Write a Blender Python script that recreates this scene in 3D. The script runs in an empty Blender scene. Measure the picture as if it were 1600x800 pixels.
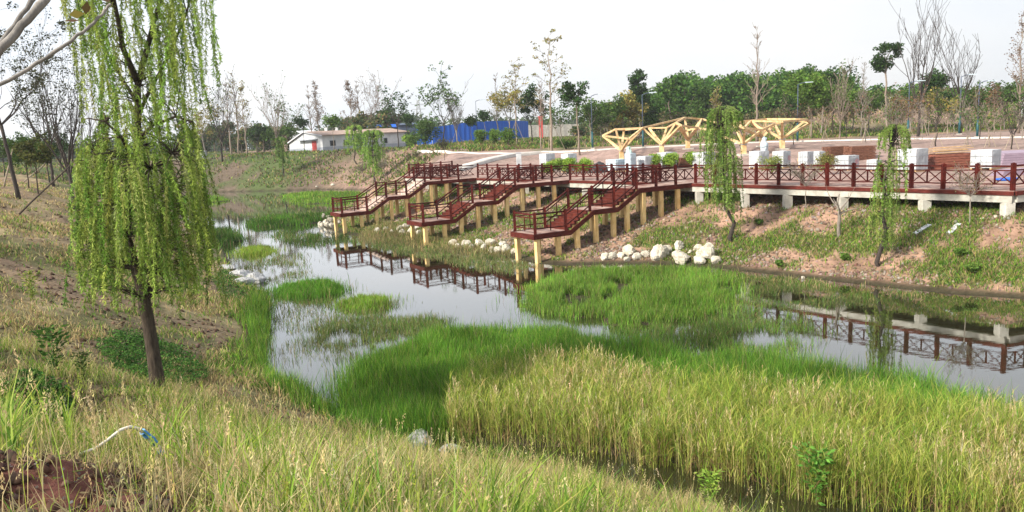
import bpy, math, random
import numpy as np
from mathutils import Vector, Matrix
R_ = math.radians
sc = bpy.context.scene
col = sc.collection
rng = np.random.default_rng(7)
random.seed(7)

# ------------------------------------------------------------------ camera, world, sun, exposure
F = 1200.0; HC = 6.5; ROLL = R_(2.8); PITCH = math.atan(188/1200.)
_fw = np.array([0, math.cos(PITCH), -math.sin(PITCH)]); _up = np.array([0, math.sin(PITCH), math.cos(PITCH)]); _rt = np.array([1., 0, 0])
_c, _s = math.cos(ROLL), math.sin(ROLL)
CR = _c*_rt - _s*_up; CU = _s*_rt + _c*_up; CW = _fw
cam_d = bpy.data.cameras.new('camera'); cam = bpy.data.objects.new('camera', cam_d); col.objects.link(cam)
cam_d.sensor_width = 36; cam_d.lens = 36*F/1600; cam_d.clip_start = 0.05; cam_d.clip_end = 6000
m = Matrix(((CR[0], CU[0], -CW[0], 0), (CR[1], CU[1], -CW[1], 0), (CR[2], CU[2], -CW[2], HC), (0, 0, 0, 1)))
cam.matrix_world = m
sc.camera = cam

SUN_EL, SUN_AZ = R_(34), R_(238)     # azimuth clockwise from +Y: sun behind the camera to the left
world = bpy.data.worlds.new('World'); sc.world = world; world.use_nodes = True
nt = world.node_tree; nt.nodes.clear()
out = nt.nodes.new('ShaderNodeOutputWorld'); bg = nt.nodes.new('ShaderNodeBackground'); bg.inputs[1].default_value = 0.094
sky = nt.nodes.new('ShaderNodeTexSky'); sky.sky_type = 'NISHITA'; sky.sun_disc = False
sky.sun_elevation = SUN_EL; sky.sun_rotation = SUN_AZ; sky.air_density = 1.0; sky.dust_density = 3.0
tc = nt.nodes.new('ShaderNodeTexCoord'); mp = nt.nodes.new('ShaderNodeMapping'); mp.inputs['Scale'].default_value = (1, 1, 3.5)
nz = nt.nodes.new('ShaderNodeTexNoise'); nz.inputs['Scale'].default_value = 1.3; nz.inputs['Detail'].default_value = 5; nz.inputs['Roughness'].default_value = .5
rp = nt.nodes.new('ShaderNodeValToRGB')
rp.color_ramp.elements[0].position = .35; rp.color_ramp.elements[0].color = (.76, .84, .95, 1)
rp.color_ramp.elements[1].position = .7; rp.color_ramp.elements[1].color = (1.0, .985, .975, 1)
sca = nt.nodes.new('ShaderNodeVectorMath'); sca.operation = 'SCALE'; sca.inputs[3].default_value = 8.2
mx = nt.nodes.new('ShaderNodeMix'); mx.data_type = 'RGBA'; mx.inputs[0].default_value = .87
nt.links.new(tc.outputs['Generated'], mp.inputs[0]); nt.links.new(mp.outputs[0], nz.inputs['Vector']); nt.links.new(nz.outputs[0], rp.inputs[0])
sx = nt.nodes.new('ShaderNodeSeparateXYZ'); mrx = nt.nodes.new('ShaderNodeMapRange'); mrx.inputs[1].default_value = -.8; mrx.inputs[2].default_value = .7; mrx.inputs[3].default_value = 9.8; mrx.inputs[4].default_value = 7.5
nt.links.new(tc.outputs['Generated'], sx.inputs[0]); nt.links.new(sx.outputs[0], mrx.inputs[0]); nt.links.new(mrx.outputs[0], sca.inputs[3]); nt.links.new(rp.outputs[0], sca.inputs[0]); nt.links.new(sky.outputs[0], mx.inputs[6]); nt.links.new(sca.outputs[0], mx.inputs[7])
nt.links.new(mx.outputs[2], bg.inputs[0]); nt.links.new(bg.outputs[0], out.inputs[0])
sun_d = bpy.data.lights.new('sun', 'SUN'); sun_d.energy = 5.0; sun_d.angle = R_(6); sun_d.color = (1, .93, .80)
sun = bpy.data.objects.new('sun', sun_d); col.objects.link(sun)
_sd = Vector((math.sin(SUN_AZ)*math.cos(SUN_EL), math.cos(SUN_AZ)*math.cos(SUN_EL), math.sin(SUN_EL)))
sun.rotation_euler = _sd.to_track_quat('Z', 'Y').to_euler(); sun.location = (0, 0, 60)
sc.view_settings.view_transform = 'Standard'; sc.view_settings.look = 'None'; sc.view_settings.gamma = 1
sc.view_settings.use_curve_mapping = False; sc.view_settings.exposure = 0.62
sc.cycles.max_bounces = 6; sc.cycles.transparent_max_bounces = 8; sc.cycles.volume_bounces = 0
sc.cycles.use_denoising = True

# ------------------------------------------------------------------ photo geometry helpers (turn a direction into a place on the ground)
def ray(px, py): return CW + CR*(px-800)/F + CU*(400-py)/F
def P(px, py, z=0.):
    d = ray(px, py); t = (z-HC)/d[2]; return np.array([0, 0, HC]) + d*t
def at(px, py, Y):
    d = ray(px, py); return np.array([0, 0, HC]) + d*Y/d[1]

# ------------------------------------------------------------------ noise
_lat = rng.random((256, 256))
def vnoise(x, y):
    x = np.asarray(x, float); y = np.asarray(y, float)
    xi = np.floor(x).astype(int); yi = np.floor(y).astype(int); fx = x-xi; fy = y-yi
    fx = fx*fx*(3-2*fx); fy = fy*fy*(3-2*fy)
    a = _lat[xi & 255, yi & 255]; b = _lat[(xi+1) & 255, yi & 255]; c = _lat[xi & 255, (yi+1) & 255]; d = _lat[(xi+1) & 255, (yi+1) & 255]
    return a*(1-fx)*(1-fy)+b*fx*(1-fy)+c*(1-fx)*fy+d*fx*fy
def fbm(x, y, o=4):
    s = 0; a = .5; t = 0
    for i in range(o): s = s + a*vnoise(x*2**i+17.3*i, y*2**i+9.1*i); t += a; a *= .5
    return s/t
def sm(a, b, x):
    t = np.clip((x-a)/(b-a), 0, 1); return t*t*(3-2*t)

# ------------------------------------------------------------------ pond outline and terrain
BD = np.array([-9.74, 13.0]); BD /= np.linalg.norm(BD)          # boardwalk direction, running away from the camera
BN = np.array([BD[1], -BD[0]])                                   # its landward side
B0 = np.array([20.48, 31.14])
E1 = np.array([.93, .37]); E1 /= np.linalg.norm(E1); EN = np.array([-E1[1], E1[0]])
shore_px = [(1950, 486), (1750, 478), (1600, 466), (1500, 460), (1400, 450), (1300, 439), (1200, 428), (1130, 420), (1050, 414), (950, 413), (880, 416), (835, 412),
            (800, 404), (740, 396), (690, 390), (640, 385), (590, 374), (535, 366), (505, 356), (492, 345), (520, 333), (565, 318), (600, 306), (570, 297), (500, 296), (400, 299),
            (300, 301), (240, 304), (190, 312), (230, 328), (290, 345), (335, 366), (350, 392), (366, 420), (392, 440), (405, 462), (398, 500), (396, 545), (418, 590), (465, 622),
            (520, 648), (590, 678), (650, 700), (760, 722), (900, 745), (1010, 772), (1150, 815), (1300, 868), (1600, 960), (2100, 1090)]
SH = np.array([P(x, y)[:2] for x, y in shore_px])
EA = SH; EB = np.roll(SH, -1, 0)
EM = (EA+EB)/2
n_right = 23
EZ = np.empty(len(SH)); EWd = np.empty(len(SH))
for i in range(len(SH)):
    Ym = EM[i, 1]
    if i < n_right:
        EZ[i] = 3.22 + 1.5*sm(66, 105, Ym); EWd[i] = 7.6 + 1.2*sm(60, 90, Ym)
    elif i < n_right+5: EZ[i] = 5.3; EWd[i] = 12
    else: EZ[i] = 5.1; EWd[i] = 13.5
EZ[-1] = 3.2
def inside(x, y, poly):
    x = np.asarray(x); y = np.asarray(y); r = np.zeros(x.shape, bool); n = len(poly)
    for i in range(n):
        x1, y1 = poly[i]; x2, y2 = poly[(i+1) % n]
        c = ((y1 > y) != (y2 > y)) & (x < (x2-x1)*(y-y1)/((y2-y1) if y2 != y1 else 1e-9)+x1)
        r ^= c
    return r
def poly_sd(x, y, poly):
    d2 = np.full(np.shape(x), 1e18); n = len(poly)
    for i in range(n):
        a = poly[i]; b = poly[(i+1) % n]; e = b-a
        t = np.clip(((x-a[0])*e[0]+(y-a[1])*e[1])/max(e@e, 1e-9), 0, 1)
        d2 = np.minimum(d2, (x-a[0]-t*e[0])**2+(y-a[1]-t*e[1])**2)
    return np.where(inside(x, y, poly), -1, 1)*np.sqrt(d2)
def pxpoly(l, z=0.): return np.array([P(x, y, z)[:2] for x, y in l])
# marshes: low mud that carries dense grass
MARSH = {
 'near': pxpoly([(560, 668), (548, 630), (566, 590), (610, 562), (660, 545), (700, 534), (760, 528), (850, 530), (950, 545), (1050, 570), (1180, 585), (1330, 605), (1480, 635), (1600, 665), (1800, 700), (1900, 830), (1600, 850), (1300, 785), (1180, 752), (1000, 722), (880, 704), (760, 690), (690, 684), (600, 676)]),
 'mid': pxpoly([(812, 470), (850, 445), (900, 432), (960, 425), (1040, 424), (1120, 432), (1150, 445), (1140, 470), (1100, 500), (1010, 512), (960, 512), (930, 500), (860, 492)]),
 'islet': pxpoly([(432, 462), (445, 452), (480, 446), (520, 448), (537, 455), (510, 463), (460, 467)]),
 'islet_b': pxpoly([(530, 480), (560, 470), (600, 470), (606, 478), (560, 486)]),
 'far_a': pxpoly([(385, 350), (420, 342), (520, 338), (535, 342), (470, 352), (400, 356)]),
 'far_b': pxpoly([(285, 378), (300, 366), (360, 366), (378, 376), (350, 384), (300, 386)]),
 'far_c': pxpoly([(440, 306), (480, 301), (560, 301), (580, 306), (545, 318), (470, 320)]),
 'far_d': pxpoly([(280, 312), (300, 307), (340, 309), (360, 314), (300, 320)]),
 'islet_c': pxpoly([(374, 398), (385, 390), (420, 388), (425, 394), (395, 402)]),
}
PROF_D = np.array([-50, -6, -2, 0, .8, 2, 4, 7, 10, 13.5, 60]); 
def terrain(x, y, micro=True):
    x = np.asarray(x, float); y = np.asarray(y, float); sh = x.shape; x = x.ravel(); y = y.ravel()
    wz = np.zeros(x.size); ww = np.zeros(x.size); wt = np.zeros(x.size); dm = np.full(x.size, 1e18)
    for i in range(len(SH)):
        a = EA[i]; e = EB[i]-a; L = max(e@e, 1e-9)
        t = np.clip(((x-a[0])*e[0]+(y-a[1])*e[1])/L, 0, 1)
        d2 = (x-a[0]-t*e[0])**2+(y-a[1]-t*e[1])**2
        w = math.sqrt(L)/(d2+1.0)**2; wt += w; wz += w*EZ[i]; ww += w*EWd[i]; dm = np.minimum(dm, d2)
    d = np.sqrt(dm); ins = inside(x, y, SH); Z = wz/wt; Wd = ww/wt
    q = d/Wd
    prof = np.interp(q, [0, .06, .18, .35, .6, .85, 1.05, 3], [0, .07, .2, .4, .68, .92, 1.0, 1.0])
    bs = (x-B0[0])*BD[0]+(y-B0[1])*BD[1]; bn = (x-B0[0])*BN[0]+(y-B0[1])*BN[1]; en = (x-B0[0])*EN[0]+(y-B0[1])*EN[1]
    nb_ = np.where(bs < 0, np.minimum(bn, en), bn)
    tt = d/(d+np.maximum(-nb_, 0)+1e-6)
    zr = np.where(nb_ < 0, 2.25*tt**1.15, 2.25+.97*sm(0, 4.0, nb_))
    wr = sm(-26, -14, bs)*sm(62, 50, bs)*sm(-14, -10, nb_)*sm(18, 26, y)*sm(28, 20, nb_)
    far = sm(60, 150, y)
    rightish = sm(-10, 30, x-(y-60)*.1)
    plate = np.maximum(Z, 0) + far*(1-rightish)*.7*(Z < 5)
    z = plate*prof; z = z*(1-wr)+zr*wr
    z = z+np.where(ins, 0, 1.15*np.exp(-((y-.5)/5.2)**2)*sm(9, 4, x)*np.clip(5.15-z, 0, 1))
    ridge = sm(4, 22, x-0.08*y)*np.exp(-((y-(128+.08*x))/11)**2)*(1.6+2.4*sm(35, 70, x))*(.6+.8*fbm(x*.16, y*.16))
    z = z+ridge
    z = np.where(ins, -np.minimum(.08+.16*d, .9), z)
    for k, p in MARSH.items():
        lo = p.min(0)-1.5; hi = p.max(0)+1.5
        mk = (x > lo[0]) & (x < hi[0]) & (y > lo[1]) & (y < hi[1])
        if mk.any():
            sd = poly_sd(x[mk], y[mk], p)+(fbm(x[mk]*.9, y[mk]*.9)-.5)*1.3
            tgt = .05*sm(.5, -.4, sd)+(z[mk])*sm(-.4, .5, sd)
            z[mk] = np.where(ins[mk], np.maximum(z[mk], tgt), z[mk])
    if micro:
        amp = np.where(ins, 0, np.clip(d*.12, 0, 1))
        flat = sm(.95, 1.15, q)*np.where(Z < 4.9, 1, .35)
        bump = (fbm(x*.35+3, y*.35)-.5)*.6 + (fbm(x*1.3, y*1.3+8, 5)-.5)*.42
        z = z+bump*amp*(1-.93*flat)
        near = np.exp(-((x+3.4)**2/2.6+(y-4.7)**2/1.2))          # clods of bare red earth at the photographer's feet
        z = z+near*(.14+(fbm(x*3.1, y*3.1, 5)-.5)*.40)
    return z.reshape(sh)
def gz(x, y): return float(terrain(np.array([x]), np.array([y]))[0])
def G(px, py, far=400):
    d = ray(px, py); d = d/d[1]
    Y = np.concatenate([np.arange(1.5, 40, .1), np.arange(40, far, .4)])
    p = np.array([0, 0, HC])[None]+d[None]*Y[:, None]
    tz = np.maximum(terrain(p[:, 0], p[:, 1]), 0.0)
    b = np.nonzero(p[:, 2] < tz)[0]
    i = b[0] if len(b) else len(Y)-1
    q = p[i]; return np.array([q[0], q[1], tz[i]])

# ------------------------------------------------------------------ object helpers
def tag(o, label=None, cat=None, group=None, kind=None):
    if label: o['label'] = label
    if cat: o['category'] = cat
    if group: o['group'] = group
    if kind: o['kind'] = kind
    return o
def empty(name, loc, label, cat, group=None, rz=0):
    o = bpy.data.objects.new(name, None); col.objects.link(o); o.location = loc; o.rotation_euler = (0, 0, rz); o.empty_display_size = .3
    return tag(o, label, cat, group)
class MB:
    def __init__(s): s.v = []; s.f = []
    def add(s, v, f):
        n = len(s.v); s.v += [tuple(p) for p in v]; s.f += [tuple(i+n for i in q) for q in f]; return s
    def hexa(s, c):   # 8 corners: 0-3 bottom ring, 4-7 top ring
        return s.add(c, [(0, 3, 2, 1), (4, 5, 6, 7), (0, 1, 5, 4), (1, 2, 6, 5), (2, 3, 7, 6), (3, 0, 4, 7)])
    def box(s, x0, x1, y0, y1, z0, z1):
        return s.hexa([(x0, y0, z0), (x1, y0, z0), (x1, y1, z0), (x0, y1, z0), (x0, y0, z1), (x1, y0, z1), (x1, y1, z1), (x0, y1, z1)])
    def bar(s, a, b, w, h=None, w2=None):
        a = Vector(a); b = Vector(b); h = h or w; k = 1 if w2 is None else w2/w; d = (b-a).normalized()
        u = d.cross(Vector((0, 0, 1))); u = Vector((1, 0, 0)) if u.length < .05 else u.normalized(); n = u.cross(d).normalized()
        c = []
        for p, q in ((a, 1), (b, k)):
            for i, j in ((-1, -1), (1, -1), (1, 1), (-1, 1)): c.append(p+u*i*w/2*q+n*j*h/2*q)
        return s.hexa(c)
    def tube(s, pts, rad, n=6, cap=True):
        pts = [Vector(p) for p in pts]; base = len(s.v); k = len(pts)
        if isinstance(rad, (int, float)): rad = [rad]*k
        prev = None
        for i, p in enumerate(pts):
            d = (pts[min(i+1, k-1)]-pts[max(i-1, 0)]); d = d.normalized() if d.length > 1e-9 else Vector((0, 0, 1))
            if prev is None:
                u = d.cross(Vector((.31, .95, .1))).normalized()
            else:
                u = (prev-d*prev.dot(d)); u = u.normalized() if u.length > 1e-6 else d.orthogonal().normalized()
            prev = u; w = d.cross(u)
            for j in range(n):
                t = 2*math.pi*j/n; q = p+(u*math.cos(t)+w*math.sin(t))*rad[i]; s.v.append((q.x, q.y, q.z))
        for i in range(k-1):
            for j in range(n):
                a = base+i*n+j; b = base+i*n+(j+1) % n; s.f.append((a, b, b+n, a+n))
        if cap:
            s.f.append(tuple(base+j for j in range(n-1, -1, -1))); s.f.append(tuple(base+(k-1)*n+j for j in range(n)))
        return s
    def build(s, name, mat, parent=None, smooth=False, bevel=0):
        me = bpy.data.meshes.new(name); me.from_pydata(s.v, [], s.f); me.update()
        o = bpy.data.objects.new(name, me); col.objects.link(o); me.materials.append(mat)
        if smooth: me.polygons.foreach_set('use_smooth', [True]*len(me.polygons))
        if parent: o.parent = parent
        if bevel:
            b = o.modifiers.new('bevel', 'BEVEL'); b.width = bevel; b.segments = 2; b.limit_method = 'ANGLE'
        return o
def np_mesh(name, V, faces, mat, C=None, parent=None, smooth=False):
    """faces: list of int arrays (n,k)"""
    me = bpy.data.meshes.new(name); nv = len(V)
    me.vertices.add(nv); me.vertices.foreach_set('co', np.ascontiguousarray(V, np.float32).ravel())
    lv = np.concatenate([f.ravel() for f in faces]); tot = np.concatenate([np.full(len(f), f.shape[1]) for f in faces])
    st = np.concatenate([[0], np.cumsum(tot)[:-1]])
    me.loops.add(len(lv)); me.loops.foreach_set('vertex_index', lv.astype(np.int32))
    me.polygons.add(len(tot)); me.polygons.foreach_set('loop_start', st.astype(np.int32)); me.polygons.foreach_set('loop_total', tot.astype(np.int32))
    if smooth: me.polygons.foreach_set('use_smooth', np.ones(len(tot), bool))
    me.update(calc_edges=True)
    if C is not None:
        a = me.color_attributes.new('Col', 'FLOAT_COLOR', 'POINT')
        c4 = np.ones((nv, 4), np.float32); c4[:, :3] = C; a.data.foreach_set('color', c4.ravel())
    me.materials.append(mat)
    o = bpy.data.objects.new(name, me); col.objects.link(o)
    if parent: o.parent = parent
    return o

# ------------------------------------------------------------------ materials
def newmat(name):
    m = bpy.data.materials.new(name); m.use_nodes = True; n = m.node_tree; return m, n, n.nodes['Principled BSDF']
def noisy(name, c1, c2, scale=8, rough=.8, bump=.3, detail=5, stretch=(1, 1, 1), c3=None, bscale=None, metallic=0, coat=0, dist=.02, spec=.3, vary=.12):
    m, n, b = newmat(name); N = n.nodes; L = n.links
    tc = N.new('ShaderNodeTexCoord'); mp = N.new('ShaderNodeMapping'); mp.inputs['Scale'].default_value = stretch
    nz = N.new('ShaderNodeTexNoise'); nz.inputs['Scale'].default_value = scale; nz.inputs['Detail'].default_value = detail; nz.inputs['Roughness'].default_value = .65
    rp = N.new('ShaderNodeValToRGB'); e = rp.color_ramp.elements; e[0].position = .32; e[0].color = (*c1, 1); e[1].position = .68; e[1].color = (*c2, 1)
    if c3: x = e.new(.82); x.color = (*c3, 1)
    L.new(tc.outputs['Object'], mp.inputs[0]); L.new(mp.outputs[0], nz.inputs['Vector']); L.new(nz.outputs[0], rp.inputs[0]); oi = N.new('ShaderNodeObjectInfo'); mr_ = N.new('ShaderNodeMapRange'); mr_.inputs[3].default_value = 1-vary; mr_.inputs[4].default_value = 1+vary; vs = N.new('ShaderNodeVectorMath'); vs.operation = 'SCALE'
    L.new(oi.outputs['Random'], mr_.inputs[0]); L.new(rp.outputs[0], vs.inputs[0]); L.new(mr_.outputs[0], vs.inputs[3]); L.new(vs.outputs[0], b.inputs['Base Color'])
    b.inputs['Roughness'].default_value = rough; b.inputs['Metallic'].default_value = metallic; b.inputs['Specular IOR Level'].default_value = spec
    n2 = N.new('ShaderNodeTexNoise'); n2.inputs['Scale'].default_value = bscale or scale*4; n2.inputs['Detail'].default_value = 4
    bp = N.new('ShaderNodeBump'); bp.inputs['Strength'].default_value = bump; bp.inputs['Distance'].default_value = dist
    L.new(mp.outputs[0], n2.inputs['Vector']); L.new(n2.outputs[0], bp.inputs['Height']); L.new(bp.outputs[0], b.inputs['Normal'])
    return m
def leafmat(name, trans=.35, rough=.65, spec=.06):
    m, n, b = newmat(name); N = n.nodes; L = n.links
    a = N.new('ShaderNodeAttribute'); a.attribute_name = 'Col'
    L.new(a.outputs['Color'], b.inputs['Base Color']); b.inputs['Roughness'].default_value = rough; b.inputs['Specular IOR Level'].default_value = spec
    t = N.new('ShaderNodeBsdfTranslucent'); L.new(a.outputs['Color'], t.inputs[0])
    mx = N.new('ShaderNodeMixShader'); mx.inputs[0].default_value = trans
    L.new(b.outputs[0], mx.inputs[1]); L.new(t.outputs[0], mx.inputs[2]); L.new(mx.outputs[0], N['Material Output'].inputs[0])
    return m
M = {}
M['leaf'] = leafmat('leaf'); M['blade'] = leafmat('blade', .4, .7, .04)
M['redwood'] = noisy('red_stained_wood', (.034, .005, .004), (.095, .014, .010), 3.5, .6, .35, stretch=(1, 1, 1), c3=(.16, .03, .02), spec=.12, vary=.35)
M['redwood_fascia'] = noisy('red_fascia_wood', (.045, .008, .006), (.12, .022, .016), 2.5, .65, .4, stretch=(1, 1, 3), c3=(.26, .08, .06), spec=.15)
M['tread'] = noisy('red_tread_wood', (.055, .011, .008), (.14, .03, .02), 3, .7, .3, c3=(.4, .2, .15), spec=.15)
M['deck'] = noisy('weathered_deck', (.17, .06, .045), (.46, .36, .31), 1.6, .8, .3, c3=(.62, .56, .52), spec=.2)
M['tread_dusty'] = noisy('dusty_tread', (.3, .18, .15), (.6, .52, .46), 3, .8, .3)
M['yellow'] = noisy('yellow_painted_pillar', (.66, .43, .17), (.84, .62, .31), 2.2, .7, .25, c3=(.62, .36, .14))
M['concrete'] = noisy('concrete', (.34, .32, .28), (.56, .54, .49), 2.5, .9, .3, c3=(.26, .24, .2))
M['timber'] = noisy('new_pine_timber', (.46, .29, .12), (.76, .58, .34), 1.6, .75, .3, stretch=(1, 1, 1), c3=(.60, .42, .22), vary=.2)
M['wrap'] = noisy('white_woven_wrap', (.36, .38, .40), (.60, .62, .64), 1.4, .5, .5, bscale=9, dist=.05)
M['strap'] = noisy('grey_strap', (.3, .33, .36), (.42, .45, .48), 5, .5, .1)
M['redmark'] = noisy('red_print', (.6, .16, .18), (.7, .3, .3), 8, .7, 0)
M['bluewrap'] = noisy('pale_blue_wrap', (.38, .5, .58), (.6, .68, .72), 3.0, .6, .6, bscale=7, dist=.06)
M['greenwrap'] = noisy('green_wrap', (.2, .34, .3), (.48, .6, .55), 3.5, .6, .6, bscale=7, dist=.06)
M['bark'] = noisy('bark', (.028, .020, .015), (.10, .075, .055), 7, .9, .9, stretch=(3, 3, .7), dist=.02)
M['bark_grey'] = noisy('grey_bark', (.13, .11, .095), (.30, .26, .22), 6, .9, .5, stretch=(2, 2, .7))
M['bark_pale'] = noisy('pale_bark', (.17, .13, .10), (.30, .245, .20), 5, .9, .3, stretch=(2, 2, .7))
M['bark_dark'] = noisy('dark_bark', (.025, .02, .018), (.075, .06, .052), 6, .9, .6, stretch=(2, 2, .7))
M['limb'] = noisy('smooth_grey_limb', (.13, .12, .11), (.30, .275, .25), 9, .7, .5, stretch=(3, 3, 1), bscale=30, dist=.004)
M['stone'] = noisy('pale_boulder', (.34, .30, .23), (.62, .58, .50), 3.2, .95, 1, c3=(.72, .70, .64), dist=.05)
M['stone_grey'] = noisy('grey_slab', (.24, .24, .24), (.50, .50, .51), 3.2, .85, .9, c3=(.24, .23, .22), dist=.05)
M['rubble'] = noisy('grey_chip', (.20, .19, .19), (.42, .41, .41), 9, .85, .5)
M['plaster'] = noisy('white_plaster', (.52, .54, .56), (.78, .79, .81), .5, .9, .1)
M['greyplinth'] = noisy('grey_plinth', (.30, .33, .38), (.40, .43, .48), 1.5, .9, .1)
M['roof'] = noisy('clay_roof', (.24, .17, .14), (.40, .30, .25), 1.6, .9, .3, stretch=(1, 1, 1))
M['reddoor'] = noisy('red_door', (.45, .05, .05), (.55, .09, .08), 3, .6, .1)
M['dark'] = noisy('dark_opening', (.01, .012, .015), (.03, .032, .036), 3, .4, 0)
M['blue'] = noisy('blue_sheet_metal', (.01, .095, .50), (.025, .15, .66), .6, .5, .2, stretch=(1, 1, .2), spec=.4)
M['bluegrey'] = noisy('blue_grey_paint', (.05, .07, .12), (.09, .12, .18), 2, .6, .1)
M['whitepaint'] = noisy('pale_wall', (.55, .57, .62), (.7, .71, .75), .8, .8, .1)
M['stackbrown'] = noisy('brown_planks', (.07, .028, .018), (.24, .11, .07), 5, .8, .5, stretch=(1, 1, 3))
M['planktan'] = noisy('tan_planks', (.34, .2, .1), (.66, .46, .24), 4, .7, .4, stretch=(1, 1, 4))
M['plankred'] = noisy('red_brown_planks', (.16, .05, .03), (.34, .13, .09), 4, .7, .4, stretch=(1, 1, 4))
M['purple'] = noisy('mauve_board', (.24, .18, .24), (.36, .28, .35), 1.5, .6, .1)
M['lampteal'] = noisy('teal_post_paint', (.012, .06, .075), (.025, .1, .12), 4, .45, .1)
M['pole'] = noisy('weathered_pole', (.2, .16, .12), (.36, .3, .23), 7, .9, .4, stretch=(2, 2, .6))
M['hose'] = noisy('ivory_hose', (.66, .6, .48), (.84, .8, .7), 14, .45, .2)
M['bluetape'] = noisy('blue_tape', (.03, .2, .55), (.1, .34, .7), 20, .4, .7, dist=.004)
M['path'] = noisy('pale_kerb_stone', (.44, .41, .38), (.62, .59, .55), 1.2, .9, .2)
M['steel'] = noisy('galvanised', (.35, .36, .37), (.5, .51, .52), 5, .5, .1, metallic=.5)
M['orange'] = noisy('orange_paint', (.6, .16, .04), (.75, .26, .08), 4, .6, .1)
M['black'] = noisy('black_sheeting', (.015, .015, .018), (.05, .05, .055), 4, .45, .6, dist=.05)

# ground material: colour of soil and turf by place, broken up by fine noise
def groundmat():
    m, n, b = newmat('earth'); N = n.nodes; L = n.links
    a = N.new('ShaderNodeAttribute'); a.attribute_name = 'Col'
    tc = N.new('ShaderNodeTexCoord')
    nz = N.new('ShaderNodeTexNoise'); nz.inputs['Scale'].default_value = 2.6; nz.inputs['Detail'].default_value = 9; nz.inputs['Roughness'].default_value = .72
    mr = N.new('ShaderNodeMapRange'); mr.inputs[1].default_value = .3; mr.inputs[2].default_value = .7; mr.inputs[3].default_value = .62; mr.inputs[4].default_value = 1.38
    sc_ = N.new('ShaderNodeVectorMath'); sc_.operation = 'SCALE'
    L.new(tc.outputs['Object'], nz.inputs['Vector']); L.new(nz.outputs[0], mr.inputs[0]); L.new(a.outputs['Color'], sc_.inputs[0]); L.new(mr.outputs[0], sc_.inputs[3]); L.new(sc_.outputs[0], b.inputs['Base Color'])
    b.inputs['Roughness'].default_value = .95; b.inputs['Specular IOR Level'].default_value = .15
    n2 = N.new('ShaderNodeTexNoise'); n2.inputs['Scale'].default_value = 9; n2.inputs['Detail'].default_value = 8; n2.inputs['Roughness'].default_value = .7
    bp = N.new('ShaderNodeBump'); bp.inputs['Strength'].default_value = .8; bp.inputs['Distance'].default_value = .06
    L.new(tc.outputs['Object'], n2.inputs['Vector']); L.new(n2.outputs[0], bp.inputs['Height']); L.new(bp.outputs[0], b.inputs['Normal'])
    return m
M['ground'] = groundmat()
def watermat():
    m, n, b = newmat('pond_water'); N = n.nodes; L = n.links
    b.inputs['Base Color'].default_value = (.022, .022, .010, 1); b.inputs['Roughness'].default_value = .01; b.inputs['IOR'].default_value = 1.34
    tc = N.new('ShaderNodeTexCoord'); mp = N.new('ShaderNodeMapping'); mp.inputs['Scale'].default_value = (1, 1.8, 1)
    nz = N.new('ShaderNodeTexNoise'); nz.inputs['Scale'].default_value = 2.2; nz.inputs['Detail'].default_value = 4
    bp = N.new('ShaderNodeBump'); bp.inputs['Strength'].default_value = .030; bp.inputs['Distance'].default_value = .03
    L.new(tc.outputs['Object'], mp.inputs[0]); L.new(mp.outputs[0], nz.inputs['Vector']); L.new(nz.outputs[0], bp.inputs['Height']); L.new(bp.outputs[0], b.inputs['Normal'])
    g = N.new('ShaderNodeBsdfGlossy'); g.inputs['Roughness'].default_value = .008; g.inputs[0].default_value = (.95, .97, 1, 1); L.new(bp.outputs[0], g.inputs['Normal'])
    fr = N.new('ShaderNodeFresnel'); fr.inputs[0].default_value = 1.6; L.new(bp.outputs[0], fr.inputs['Normal'])
    mx = N.new('ShaderNodeMixShader'); L.new(fr.outputs[0], mx.inputs[0]); L.new(b.outputs[0], mx.inputs[1]); L.new(g.outputs[0], mx.inputs[2]); L.new(mx.outputs[0], N['Material Output'].inputs[0])
    return m
M['water'] = watermat()

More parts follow.
